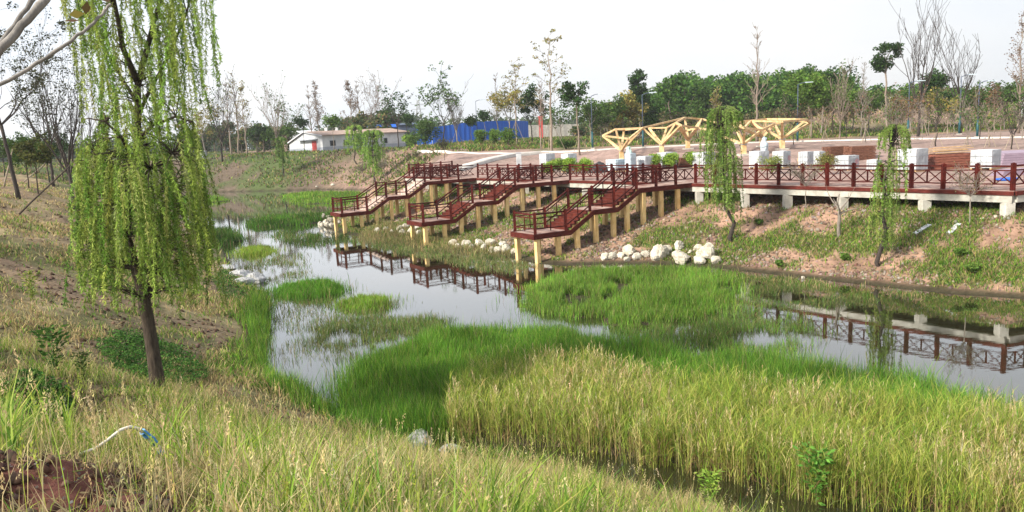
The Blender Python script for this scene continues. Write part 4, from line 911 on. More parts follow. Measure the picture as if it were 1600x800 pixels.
# willows
def strands(nb, mb, origins, lens, rad=.003, leaf=.065, step=.022, cols=None, wts=None, drift=.12, asp=.17):
    LP = []; LD = []; LC = []
    for o, Ls, out in origins_iter(origins, lens):
        n = max(6, int(Ls/.09)); pts = []; q = Vector(o); d = Vector((out[0]*.8, out[1]*.8, .25))
        wx, wy = random.gauss(0, drift), random.gauss(0, drift)
        for i in range(n+1):
            pts.append(q.copy()); d = d*.72+Vector((wx*.12, wy*.12, -1))*.28*(1.2); d.normalize(); q = q+d*(Ls/n)
        mb.tube(pts, [rad]*(len(pts)), 3, cap=False)
        A = np.array([tuple(p) for p in pts]); cum = np.linspace(0, 1, len(A)); k = int(Ls/step); t = rng.random(k)**.9
        xyz = np.stack([np.interp(t, cum, A[:, j]) for j in range(3)], -1); dd = rng.normal(0, .75, (k, 3)); dd[:, 2] -= 1.0
        dn = dd/np.linalg.norm(dd, axis=1)[:, None]; LP.append(xyz+dn*leaf*.45); LD.append(dd); c = pal(1, cols, wts, .15); LC.append(np.repeat(c, k, 0)*(1+rng.normal(0, .14, (k, 1))))
    LP = np.concatenate(LP); nb.add(*cards(LP, leaf*rng.uniform(.65, 1.3, len(LP)), asp, np.clip(np.concatenate(LC), .01, .8), np.concatenate(LD)))
def origins_iter(o, l):
    for a, b in zip(o, l): yield a[0], b, a[1]
WC = [(.24, .34, .065), (.33, .43, .09), (.15, .25, .045), (.40, .46, .13)]; WW = [3, 3, 2, 1]
def main_willow():
    base = G(250, 612); Y0 = base[1]
    root = empty('willow_tree', tuple(base), 'large weeping willow with a dark leaning forked trunk on the near left bank', 'tree')
    def w(px, py, dy=0): return Vector(at(px, py, Y0+dy))-Vector(base)
    tr = MB(); k = Y0/1200.
    main = [w(252, 640), w(247, 606), w(240, 555), w(231, 500), w(222, 450), w(209, 410), w(199, 372), w(200, 330), w(207, 280), (w(214, 230)), w(216, 180), w(215, 128)]
    tr.tube(main, [15*k, 12.5*k, 10.5*k, 10*k, 9.5*k, 7*k, 6*k, 5.5*k, 5.5*k, 5*k, 5*k, 4.5*k], 12)
    tr.build('trunk', M['bark'], root, smooth=True)
    br = MB()
    limbs = [([w(228, 470), w(238, 430, .1), w(243, 395, .25), w(252, 350, .4), w(262, 300, .5)], 6.5*k), ([w(215, 128), w(205, 105), w(192, 75, -.1), w(186, 40, -.15), w(178, 0, -.2), w(165, -90, -.3), w(150, -180, -.4)], 5*k),
             ([w(215, 135), w(222, 105, .1), w(234, 60, .15), w(240, 35, .2), w(251, 0, .2), w(262, -90, .3), w(270, -190, .3)], 4.8*k), ([w(216, 180), w(230, 150, .2), w(262, 90, .4), w(292, 20, .5), (w(305, -40, .6))], 3*k),
             ([w(207, 250), w(190, 215, -.3), w(165, 190, -.45), (w(140, 185, -.55))], 3*k), ([w(213, 220), w(240, 195, -.2), w(275, 182, -.3), w(300, 190, -.4)], 3*k), ([w(180, 10, -.2), w(140, -60, -.3), w(110, -70, -.3)], 3*k),
             ([w(215, 160), w(195, 130, .3), w(160, 70, .5), w(130, 10, .6)], 3*k), ([w(204, 300), w(180, 270, .2), w(150, 245, .5)], 2.5*k), ([w(204, 300), w(235, 262, -.3), w(270, 240, -.5)], 2.5*k)]
    for pts, r in limbs: br.tube(pts, [r*(1-.65*i/(len(pts)-1)) for i in range(len(pts))], 8)
    nb = NB(); tw = MB(); org = []; ln = []
    def add(n, px0, px1, py0, py1, l0, l1, spread_y=.8):
        for _ in range(n):
            px = random.uniform(px0, px1); p = w(px, random.uniform(py0, py1), 1.6*random.uniform(-spread_y, spread_y)*(1-abs((px-(px0+px1)/2)/((px1-px0)/2))*.5)); d = Vector((p.x, p.y, 0)); d = d.normalized()*.5 if d.length > .05 else Vector((.3, .3, 0)); org.append((tuple(p), (d.x*random.uniform(.1, .6), d.y*random.uniform(.1, .6)))); ln.append(random.uniform(l0, l1)*Y0/8.3*.95)
    add(46, 92, 312, -190, -60, .7, 2.1, .9)
    add(22, 100, 160, -120, 20, .5, 1.7, .7)
    add(18, 232, 318, -130, 0, .4, 1.5, .7)
    add(14, 250, 300, 20, 90, .6, 1.4, .5)
    add(150, 155, 268, -60, 200, .2, .85, .5)
    add(110, 128, 306, 190, 262, .2, 1.7, .8)
    add(180, 112, 314, 230, 350, .2, 1.1, .8)
    add(150, 118, 308, 300, 425, .12, .5, .7)
    add(80, 130, 305, 390, 455, .08, .3, .6)
    # connect each strand's start to the crown with a fine twig
    allp = [q for pts, r in limbs for q in pts]+main[6:]
    for (o, d_) in org:
        o = Vector(o); c = min(allp, key=lambda q: (q-o).length+max(0, q.z-o.z)*1.0); m_ = (c+o)/2+Vector((0, 0, (c-o).length*.12)); br.tube([c, m_, o], [.014, .009, .005], 4, cap=False)
    strands(nb, tw, org, ln, cols=WC, wts=WW, leaf=.085, step=.0080, asp=.20, rad=.003, drift=.7)
    br.build('branches', M['bark'], root, smooth=True)
    tw.build('twigs', noisyg, root); nb.build('crown', M['leaf'], root)
noisyg = noisy('green_twig', (.10, .11, .04), (.2, .19, .08), 9, .7, .1)
main_willow()
def willow(px, by, tpx, ty, label, wtop, seed, segs=None, Y=None, leafs=.15, asp=.27, n=90, low=.45, cols=WC):
    base = G(px, by) if Y is None else at(px, by, Y)
    if Y is not None: base[2] = gz(base[0], base[1])
    Y0 = base[1]; root = empty('willow_tree', tuple(base), label, 'tree', 'young weeping willows')
    r = random.Random(seed); top = Vector(at(tpx, ty, Y0))-Vector(base); Hh = top.z; r0 = Hh*.017
    pts = [Vector((0, 0, -.2))]+[Vector((top.x*f+r.gauss(0, .02*Hh), r.gauss(0, .015*Hh), Hh*f*.93)) for f in np.linspace(0.02, 1, 9)]
    tr = MB(); tr.tube(pts, [r0*(1-.75*i/9) for i in range(10)], 8); tr.build('trunk', M['bark_dark'], root, smooth=True)
    br = MB(); nb = NB(); tw = MB(); org = []; ln = []
    for _ in range(n):
        f = r.uniform(low, 1.0); i = min(int(f*9), 9); c = pts[i]; a = r.uniform(0, 6.28); rr = wtop*r.uniform(.1, 1)*(math.sqrt(max(.05, 1-((f-.82)/.3)**2)) if f > .6 else .6)
        o = c+Vector((math.cos(a)*rr, math.sin(a)*rr, rr*r.uniform(.1, .5))); br.tube([c, (c+o)/2+Vector((0, 0, rr*.2)), o], [r0*.25, r0*.15, r0*.06], 4, cap=False)
        org.append((tuple(o), (math.cos(a)*.3, math.sin(a)*.3))); ln.append(min(Hh*r.choice([r.uniform(.05, .2), r.uniform(.12, .42)])*(1.25 if f > .75 else .8), max(o.z-Hh*.14, .2)))
    for _ in range(n//2):
        a = r.uniform(0, 6.28); rr = wtop*.8*r.random()**.5; o = pts[9]+Vector((math.cos(a)*rr, math.sin(a)*rr, Hh*.07*(1-(rr/wtop)**2)-Hh*.02)); org.append((tuple(o), (math.cos(a)*.6, math.sin(a)*.6))); ln.append(Hh*r.uniform(.06, .2)); br.tube([pts[8], (pts[8]+o)/2+Vector((0, 0, rr*.2)), o], [r0*.25, r0*.15, r0*.06], 4, cap=False)
    br.build('branches', M['bark_dark'], root, smooth=True)
    strands(nb, tw, org, ln, rad=.0035+Y0*.00005, leaf=leafs, step=leafs*.14, cols=cols, wts=WW, asp=asp)
    tw.build('twigs', noisyg, root); nb.build('crown', M['leaf'], root)
willow(1146, 377, 1120, 160, 'young weeping willow standing in front of the boardwalk beside the nearest stairway', .78, 11, n=165, leafs=.12, asp=.26, cols=[(.17, .27, .06), (.24, .35, .08), (.12, .21, .04), (.30, .39, .11)])
willow(1376, 416, 1392, 188, 'young weeping willow before the right part of the boardwalk', .46, 12, n=100, low=.32, leafs=.11, asp=.24, cols=[(.19, .29, .06), (.26, .37, .08), (.13, .22, .04), (.32, .41, .11)])
willow(586, 280, 580, 200, 'bright weeping willow at the foot of the brown slope behind the farthest stairway', 1.5, 13, Y=107, leafs=.3, n=110, cols=[(.2, .34, .06), (.27, .42, .08), (.14, .26, .05), (.3, .4, .1)])
willow(556, 262, 552, 193, 'lime green small willow in front of the long wall of the white house', 1.3, 14, Y=118, leafs=.34, n=70, low=.6, cols=[(.2, .34, .06), (.27, .42, .08), (.14, .26, .05), (.3, .4, .1)])
willow(443, 272, 437, 212, 'small willow on the grassy far bank left of the white house', .9, 15, Y=120, leafs=.3, n=60, low=.5, cols=[(.13, .23, .05), (.2, .3, .07), (.1, .18, .04), (.2, .28, .09)])
willow(300, 300, 298, 225, 'green willow sapling at the far left end of the pond', 1.0, 16, Y=100, leafs=.26, n=60, low=.3)

# small bare trees on the right bank
SM = [(1310, 373, 288, 'stub', 'bark_grey', None, 'pollarded bare tree with stumpy arms before the boardwalk'),
      (1259, 328, 255, 'broom', 'bark_grey', L(260, .06, OLV and [(.14, .13, .06), (.2, .17, .08), (.08, .08, .04)], .18), 'thin little twiggy tree left of the pollarded one'),
      (1515, 352, 262, 'broom', 'bark_grey', L(420, .06, [(.18, .16, .08), (.24, .2, .1), (.1, .09, .05)], .2), 'thin round headed twiggy tree before the right end of the boardwalk'),
      (568, 285, 255, 'broom', 'bark_grey', L(200, .16, [(.14, .13, .06), (.2, .17, .08), (.08, .08, .04)], .4), 'little twiggy tree low on the brown slope'),
      (601, 283, 248, 'broom', 'bark_grey', L(200, .16, [(.14, .17, .06), (.2, .2, .08), (.08, .1, .04)], .4), 'little twiggy tree right of the bright willow on the brown slope'),
      (652, 256, 238, 'broom', 'bark_grey', L(200, .16, [(.12, .13, .06), (.18, .17, .08), (.08, .08, .04)], .4), 'little round twiggy tree on the earth above the boardwalk end'),
      (695, 251, 217, 'broom', 'bark_dark', L(250, .16, [(.10, .13, .05), (.14, .15, .06), (.07, .08, .04)], .35), 'small thin tree on the brown plaza behind the boardwalk end')]
for i, (px, by, ty, kind, bark, lv, lab) in enumerate(SM):
    b = G(px, by); Hh = at(px, ty, b[1])[2]-b[2]; tree('small_tree', lab, b, Hh, kind, 500+i, bark, lv, 'little trees on the banks')

# far woods, hill wood
def wood(name, label, spots, card, cols, ndens, trunks=True):
    nb = NB(); cen = []; rad = []
    tv = MB()
    for (x, y, top, r) in spots:
        g = gz(x, y); Hh = top-g
        for _ in range(9):
            a = random.uniform(0, 6.28); f = random.uniform(.35, .95); rr = r*random.uniform(.35, .6); k = r*.62*math.sqrt(max(0, 1-((f-.55)/.5)**2))*random.uniform(.5, 1)
            cen.append((x+math.cos(a)*k, y+math.sin(a)*k, g+Hh*f-rr*.3)); rad.append(rr)
        tv.tube([(x, y, g-.2), (x+random.gauss(0, .3), y, g+Hh*.5), (x, y, g+Hh*.8)], [.2, .14, .06], 5, cap=False)
    o = tv
    nb.add(*leafcloud(cen, rad, ndens, card, .7, cols, [2, 2, 1, 1, 1], flat=.85))
    V = np.array(o.v); Q = np.array(o.f); nb.add(V, Q, None, np.repeat([[.2, .16, .13]], len(V), 0))
    return tag(nb.build(name, M['leaf']), kind='stuff', label=label, cat='wood')
sp = []
for i in range(210):
    Y = random.uniform(142, 190); px = random.uniform(985, 1700)
    topy = np.interp(px, [985, 1020, 1050, 1100, 1160, 1220, 1240, 1300, 1330, 1400, 1470, 1520, 1560, 1700], [150, 122, 110, 108, 104, 106, 94, 96, 122, 126, 128, 140, 152, 150])
    q = at(px, topy+random.choice([random.uniform(0, 14), random.uniform(6, 32)])*(1 if Y > 160 else 1.6), Y); sp.append((q[0], q[1], q[2], random.uniform(2.8, 5.0)))
wood('hill_wood', 'dense dark green wood rising behind the timber frames', sp, .62, [(.05, .12, .022), (.085, .17, .03), (.03, .075, .018), (.12, .21, .04), (.055, .10, .03)], 190000)
sp = []
for i in range(70):
    Y = random.uniform(132, 150); px = random.uniform(940, 1650); q = at(px, random.uniform(168, 186), Y); sp.append((q[0], q[1], max(q[2], gz(q[0], q[1])+2.5), random.uniform(1.2, 2.6)))
wood('undergrowth', 'brownish scrub and saplings at the foot of the dark wood', sp, .34, [(.11, .12, .045), (.16, .13, .07), (.07, .1, .03), (.13, .18, .045), (.17, .12, .07)], 30000)
sp = []
for i in range(170):
    Y = random.uniform(300, 480); px = random.uniform(-60, 1000); topy = np.interp(px, [-60, 300, 500, 600, 700, 880, 1000], [232, 212, 188, 172, 188, 184, 170])
    q = at(px, topy+random.uniform(-4, 16), Y); sp.append((q[0], q[1], max(q[2], 9), random.uniform(5, 9)))
wood('distant_trees', 'hazy line of trees on the horizon behind the house', sp, 1.5, [(.07, .12, .045), (.06, .10, .045), (.09, .13, .055), (.05, .085, .035), (.10, .12, .06)], 60000)
sp = []
for i in range(46):
    Y = random.uniform(165, 215); px = random.choice([random.uniform(285, 470), random.uniform(505, 620), random.uniform(900, 1000), random.uniform(540, 605)])
    q = at(px, random.uniform(188, 212)-(18 if 530 < px < 605 else 0), Y); sp.append((q[0], q[1], max(q[2], 8), random.uniform(2, 3.6)))
wood('meadow_trees', 'olive and dark bushes and small trees behind the meadow and the house', sp, .62, [(.10, .12, .04), (.05, .09, .03), (.2, .16, .06), (.08, .14, .04), (.16, .12, .07)], 42000)

# bushes
def bush(name, px, py, w, h, label, cols, n=900, size=.09, Y=None, stem=True, group='shrubs'):
    b = G(px, py) if Y is None else at(px, py, Y)
    if Y is not None: b[2] = gz(b[0], b[1])
    root = empty(name, tuple(b), label, 'shrub', group); nb = NB(); cen = []; rd = []
    for _ in range(14):
        a = random.uniform(0, 6.28); k = random.uniform(0, w*.34); cen.append((math.cos(a)*k, math.sin(a)*k, h*random.uniform(.35, .78))); rd.append(w*.2)
    nb.add(*leafcloud(cen, rd, n, size, .55, cols, W3, flat=h/w*1.0+.2)); nb.build('foliage', M['leaf'], root)
    mb = MB()
    for k in range(7):
        c = cen[k]; mb.tube([(0, 0, -.05), (c[0]*.4, c[1]*.4, h*.3), c], [.02+.01*w, .012, .006], 5, cap=False)
    mb.build('stem', M['bark'], root)
LIME = [(.22, .34, .05), (.28, .40, .07), (.15, .25, .04)]
for px, lab, c in [(862, 'lime green clipped shrub behind the railing under the leftmost wrapped pallet', LIME), (887, 'lime green clipped shrub behind the railing under the second wrapped pallet', LIME), (913, 'lime green clipped shrub left of the black sheeting', LIME),
                   (1020, 'lime green clipped shrub left of the pallet with the left timber frame behind it', LIME), (1047, 'lime green clipped shrub under the pallet right of the pale crates', LIME), (1084, 'lime green clipped shrub in front of the pallet left of the willow', LIME)]:
    bush('clipped_shrub', px, 268, 2.1, 1.3, lab, c, 3600, .12, Y=62.5, group='clipped shrubs behind the railing')
bush('clipped_shrub', 1206, 264, 2.0, 1.2, 'olive green shrub behind the railing between two wrapped pallets', [(.2, .24, .06), (.26, .3, .08), (.13, .17, .04)], 1500, .1, Y=50, group='clipped shrubs behind the railing')
bush('clipped_shrub', 1290, 264, 1.9, 1.35, 'brownish olive shrub behind the railing left of the brown stacks', [(.22, .22, .06), (.26, .24, .08), (.15, .16, .04)], 1800, .1, Y=47, group='clipped shrubs behind the railing')
for px, py, w_, h_, lab in [(1516, 428, .75, .4, 'broad leaved green plant low on the right bank under the right willow'), (1504, 402, .6, .35, 'green plant upslope of the broad leaved one on the right bank'), (1218, 417, .5, .3, 'small green plant on the bank right of the white boulders'), (1320, 408, .5, .3, 'small green clump below the pollarded tree'), (1186, 352, .5, .3, 'green clump on the bank under the boardwalk beside the willow')]:
    bush('bank_plant', px, py, w_, h_, lab, BG_, 500, .11, group='green plants on the right bank')
bush('clipped_bush', 665, 231, 6, 4.6, 'round clipped dark bush between the house and the blue hoarding', MG, 3500, .3, Y=125, group='bushes by the hoarding')
for px, Y, w_, h_, lab, c in [(795, 106, 4.2, 2.6, 'green bush beside the kerb under the leaning layered tree', BG_), (752, 112, 2.2, 2.4, 'small bright bush in front of the blue hoarding', BG_), (772, 112, 2.4, 2.6, 'second small bright bush before the hoarding, nearer the leaning tree', BG_), (640, 128, 3, 2.4, 'yellow-green bush at the right end of the house', LIME), (885, 95, 3.4, 1.2, 'low olive shrub bed right of the second pallet', MG)]:
    bush('bush', px, {795: 240, 752: 234, 772: 234, 640: 234, 885: 248}[px], w_, h_, lab, c, 1300, .25, Y=Y, group='bushes by the hoarding')
# undergrowth near the willow foot
cp = []; 
def creeper(pxpts, n, label, name='creeper'):
    poly = np.array([G(x, y)[:2] for x, y in pxpts]); p2 = in_poly_pts(poly, n); z = terrain(p2[:, 0], p2[:, 1])+rng.random(n)*.26*(.4+fbm(p2[:, 0]*2, p2[:, 1]*2))
    nb = NB(); d = rng.normal(size=(n, 3)); d[:, 2] *= .4
    nb.add(*cards(np.c_[p2, z], rng.uniform(.035, .075, n), .8, pal(n, [(.05, .13, .025), (.08, .18, .035), (.035, .09, .02), (.12, .22, .05)], [3, 3, 2, 1]), d)); return tag(nb.build(name, M['leaf']), kind='stuff', label=label, cat='ground cover')
creeper([(150, 548), (185, 522), (240, 530), (300, 560), (330, 592), (300, 606), (240, 598), (180, 580)], 9000, 'low dark green creeper around the foot of the big willow')
creeper([(330, 440), (350, 425), (400, 455), (395, 480), (350, 470)], 4000, 'yellow-green creeper beside the grey slabs on the left shore')
creeper([(0, 610), (50, 595), (110, 620), (120, 650), (40, 670), (0, 665)], 4500, 'low leafy weeds at the left edge above the red earth')
def weed(px, py, hpx, label, cols):
    b = G(px, py); Hh = hpx/1200*b[1]; root = empty('leafy_weed', tuple(b), label, 'plant', 'leafy weeds on the near bank'); nb = NB(); n = 260
    t = rng.random(n)**.6; a = rng.uniform(0, 6.28, n); r = rng.random(n)*Hh*.28*(.3+t); q = np.c_[np.cos(a)*r, np.sin(a)*r, t*Hh]; d = np.c_[np.cos(a), np.sin(a), rng.uniform(-.2, .9, n)]
    nb.add(*cards(q, Hh*.12*rng.uniform(.6, 1.3, n), .4, pal(n, cols, W3), d)); nb.build('foliage', M['leaf'], root); mb = MB(); mb.tube([(0, 0, -.05), (.01, 0, Hh*.5), (0, .01, Hh*.95)], [.007, .005, .003], 5); mb.build('stem', noisyg, root)
weed(88, 588, 82, 'dark green bushy weed alone on the dry slope left of the willow', [(.05, .12, .025), (.08, .17, .03), (.04, .09, .02)])
weed(132, 596, 46, 'small weed between the dark bushy weed and the willow', MG)
weed(52, 470, 48, 'yellow-green upright weed high on the left bank', [(.22, .28, .06), (.3, .33, .08), (.16, .2, .05)])
weed(1275, 790, 100, 'lush green weed at the water edge in front of the reeds', [(.1, .24, .04), (.14, .3, .05), (.08, .17, .03)])
weed(1110, 800, 70, 'green frond plant at the bottom edge before the dark channel', LIME)

# ------------------------------------------------------------------ rocks
def rockmesh(seed, sx, sy, sz, ang=.6):
    r = np.random.default_rng(seed); n = 12; V = []; Fs = []
    th = np.linspace(0, math.pi, n); ph = np.linspace(0, 2*math.pi, 2*n, endpoint=False)
    T_, P_ = np.meshgrid(th, ph, indexing='ij'); v = np.stack([np.sin(T_)*np.cos(P_), np.sin(T_)*np.sin(P_), np.cos(T_)], -1).reshape(-1, 3)
    pl = r.normal(size=(11, 3)); pl /= np.linalg.norm(pl, axis=1)[:, None]; off = r.uniform(.58, .95, 11)
    k = (v@pl.T); lim = np.min(np.where(k > .05, off/np.maximum(k, .05), 9), 1); rad = np.minimum(lim, 1.05)
    rad *= 1+.05*r.normal(size=len(rad))*(np.abs(v[:, 2]) < .99)
    v = v*rad[:, None]*np.array([sx, sy, sz]); m_ = 2*n; Fs = []
    for i in range(n-1):
        for j in range(m_): a = i*m_+j; b = i*m_+(j+1) % m_; Fs.append((a, a+m_, b+m_, b))
    return v, Fs
def rock(px, py, wpx, label, group, mat='stone', seed=0, flat=.7, rz=None, name='boulder', tilt=0, zoff=0.0):
    b = G(px, py); w_ = wpx/1200*b[1]; v, f = rockmesh(seed, w_*.55, w_*.42, w_*.5*flat)
    mb = MB(); mb.add(v.tolist(), f); o = mb.build(name, M[mat], smooth=False); o.location = (b[0], b[1], b[2]+w_*.5*flat*.55+zoff); o.rotation_euler = (tilt, tilt*.5, seed*1.7 if rz is None else rz); return tag(o, label, 'rock', group)
ordn = ['first', 'second', 'third', 'fourth', 'fifth', 'sixth', 'seventh', 'eighth', 'ninth', 'tenth', 'eleventh', 'twelfth', 'thirteenth', 'fourteenth', 'fifteenth', 'sixteenth']
row1 = [(945, 406, 17), (957, 404, 17), (970, 403, 14), (984, 399, 24), (996, 406, 16), (1008, 402, 15), (1031, 405, 34), (1060, 390, 20), (1064, 411, 31), (1078, 397, 10), (1090, 393, 17), (1102, 404, 37), (1118, 411, 18), (980, 408, 12), (1040, 394, 18), (1094, 411, 22)]
for i, (x, y, w_) in enumerate(sorted(row1)):
    rock(x, y, w_, f'pale boulder in the row right of the nearest stairway, {ordn[i]} from the left', 'pale boulders right of the nearest stairway', seed=i+1, flat=.85)
row2 = [(708, 384, 14), (729, 386, 15), (737, 390, 12), (749, 386, 17), (757, 392, 13), (767, 385, 16), (768, 394, 12), (778, 395, 14), (786, 388, 15), (792, 395, 16), (803, 398, 12), (715, 388, 10)]
for i, (x, y, w_) in enumerate(sorted(row2)):
    rock(x, y, w_, f'pale rock between middle and nearest stairways, {ordn[i]} from the left', 'pale rocks between the middle and nearest stairways', seed=i+31, flat=.9)
row3 = [(626, 362, 15), (634, 358, 14), (641, 364, 12), (650, 361, 13), (629, 367, 12), (646, 368, 12), (655, 367, 12), (590, 364, 12), (604, 362, 12), (612, 367, 10)]
for i, (x, y, w_) in enumerate(sorted(row3)):
    rock(x, y, w_, f'pale rock behind the foot of the middle stairway, {ordn[i]} from the left', 'pale rocks at the middle stairway', seed=i+51, flat=.85)
row4 = [(500, 351, 8), (506, 345, 9), (509, 352, 9), (513, 341, 8), (516, 349, 10), (503, 356, 8), (511, 358, 9), (521, 354, 9), (524, 347, 8), (519, 359, 9), (507, 339, 6), (529, 356, 9)]
for i, (x, y, w_) in enumerate(sorted(row4)):
    rock(x, y, w_, f'white rock in the heap below the farthest stairway, {ordn[i]} from the left', 'white rocks at the farthest stairway', seed=i+71, flat=.95, zoff=.12*((i*7) % 3))
for i, (x, y, w_, fl, lab) in enumerate([(357, 421, 30, .35, 'brownish flat slab, highest of the slabs on the left shore'), (376, 434, 40, .45, 'long pale grey slab in the middle of the left shore slabs'), (399, 442, 34, .6, 'grey slab nearest the water on the left shore'), (380, 447, 34, .5, 'whitish slab at the front of the left shore slabs')]):
    rock(x, y, w_, lab, 'grey slabs on the left shore', 'stone_grey', seed=91+i, flat=fl, rz=.4*i-.4, name='rock_slab')
for i, (x, y, w_, fl, lab) in enumerate([(650, 694, 62, .6, 'grey rock half hidden in grass at the near water edge'), (705, 705, 46, .5, 'small grey rock right of the half hidden one by the reeds'), (752, 706, 20, .6, 'little bluish stone beside the dark reed roots'), (30, 690, 0, .6, '')]):
    if w_: rock(x, y, w_, lab, 'grey rocks at the near shore', 'rubble', seed=121+i, flat=fl, zoff=-.12)
for i, (x, y, w_, lab) in enumerate([(495, 293, 5, 'small white stone left of two below the brown slope'), (520, 291, 7, 'small white stone right of two below the brown slope'), (1255, 436, 8, 'white stone on the muddy edge of the right bank'), (1535, 345, 9, 'white rubble lump under the right end of the boardwalk'), (1555, 341, 8, 'smaller white rubble lump next to the right end column')]):
    rock(x, y, w_, lab, 'scattered white stones', seed=141+i)
# grey stone chips and leaf litter near the bottom edge
def litter():
    nb = NB(); cs = []
    for (px, py, sx, sy, n) in [(660, 775, .28, .35, 900), (60, 690, .4, .3, 500), (560, 760, .5, .3, 400), (430, 770, .8, .3, 400), (120, 780, .6, .4, 260)]:
        g = G(px, py); q = np.c_[rng.normal(g[0], sx, n), rng.normal(g[1], sy, n)]; q = np.c_[q, terrain(q[:, 0], q[:, 1])+.01+rng.random(n)*.015]
        d = rng.normal(size=(n, 3)); d[:, 2] *= .25; C = pal(n, [(.26, .25, .25), (.16, .14, .13), (.38, .36, .34), (.14, .09, .07)], [3, 3, 1, 3]); nb.add(*cards(q, rng.uniform(.012, .038, n), .8, C, d))
    return tag(nb.build('leaf_litter', M['blade']), kind='stuff', label='grey chips and dead leaves on the ground at the bottom edge', cat='litter')
litter()

# ------------------------------------------------------------------ white hose with blue tape
def hose():
    pts_px = [(118, 712, 0), (150, 700, .01), (170, 686, .04), (188, 672, .10), (203, 667, .16), (216, 670, .18), (226, 677, .16), (238, 686, .13), (247, 698, .09), (256, 712, .05), (266, 725, .02), (274, 733, -.02)]
    g0 = G(118, 712); g1 = G(274, 735); pts = []
    for i, (x, y, h) in enumerate(pts_px):
        t = i/(len(pts_px)-1); Yd = g0[1]*(1-t)+g1[1]*t; pts.append(Vector(at(x, y, Yd)))
    root = empty('plastic_hose', tuple(pts[0]), 'white plastic hose arching out of the grass, wrapped with blue tape', 'hose'); o = pts[0]; k = g0[1]/1200
    pts = [p-o for p in pts]
    fine = []
    for i in range(len(pts)-1):
        for t in (0, .33, .66): fine.append(pts[i].lerp(pts[i+1], t))
    fine.append(pts[-1])
    MB().tube(fine, [3.6*k*(.6+.6*i/len(fine)) for i in range(len(fine))], 10).build('hose', M['hose'], root, smooth=True)
    MB().tube([p+Vector((random.gauss(0, .003), 0, random.gauss(0, .003))) for p in fine[17:24]], [5.6*k*random.uniform(.8, 1.3) for _ in fine[17:24]], 9).build('tape', M['bluetape'], root)
    MB().tube([p for p in fine[25:28]], [5*k]*3, 9).build('tape', M['bluetape'], root)
hose()
# overhanging limbs of a tree that stands left of the photographer
def overhang():
    bx, by = -3.4, 1.6; g = gz(bx, by)
    root = empty('bare_tree', (bx, by, g), 'bare smooth grey limbs reaching in at the upper left corner', 'tree'); o = Vector((bx, by, g))
    def w(px, py, Y): return Vector(at(px, py, Y))-o
    hub = Vector((.25, .3, 7.0-g)); top = Vector((.4, .6, 9.2-g))
    MB().tube([(0, 0, -.2), (.02, .05, 1.0), (.12, .15, 1.8), tuple(hub), tuple(top)], [.09, .08, .07, .05, .02], 10).build('trunk', M['limb'], root, smooth=True)
    def limb(pts, r0, r1):
        n = len(pts); f = []
        for i in range(n-1):
            for t in (0, .25, .5, .75): f.append(pts[i].lerp(pts[i+1], t)+Vector((random.gauss(0, .002), random.gauss(0, .002), random.gauss(0, .002))))
        f.append(pts[-1]); m_ = len(f); rr = [r0+(r1-r0)*i/m_ for i in range(m_)]
        for q in range(6, m_, 9): rr[q] *= 1.18
        MB().tube(f, rr, 9).build('limb', M['limb'], root, smooth=True)
    k = 2.4/1200
    limb([hub*.8, w(-70, 175, 2.4), w(0, 80, 2.45), w(35, 42, 2.5), w(70, -2, 2.55), w(120, -60, 2.6)], 7.5*k, 5.5*k)
    limb([hub*.72, w(-60, 130, 2.7), w(0, 68, 2.75), w(28, 30, 2.8), w(55, -5, 2.85), w(90, -60, 2.9)], 4.6*k, 3.6*k)
    limb([hub*.62, w(-60, 150, 2.5), w(0, 132, 2.55), w(45, 108, 2.6), w(100, 72, 2.65), w(140, 42, 2.7), w(166, 16, 2.75), w(172, 6, 2.76)], 3.6*k, 2.2*k)
    q = []
    for (x, y) in [(135, 12), (140, 18), (120, 22), (163, 0), (40, 92), (112, 32)]: q.append(tuple(w(x, y, 2.7)))
    for p in q:
        nb = NB(); nb.add(*cards(np.array([p]), np.full(1, .05), .6, pal(1, [(.12, .08, .04), (.3, .25, .06)], [2, 1]))); nb.build('leaf', M['leaf'], root)
overhang()

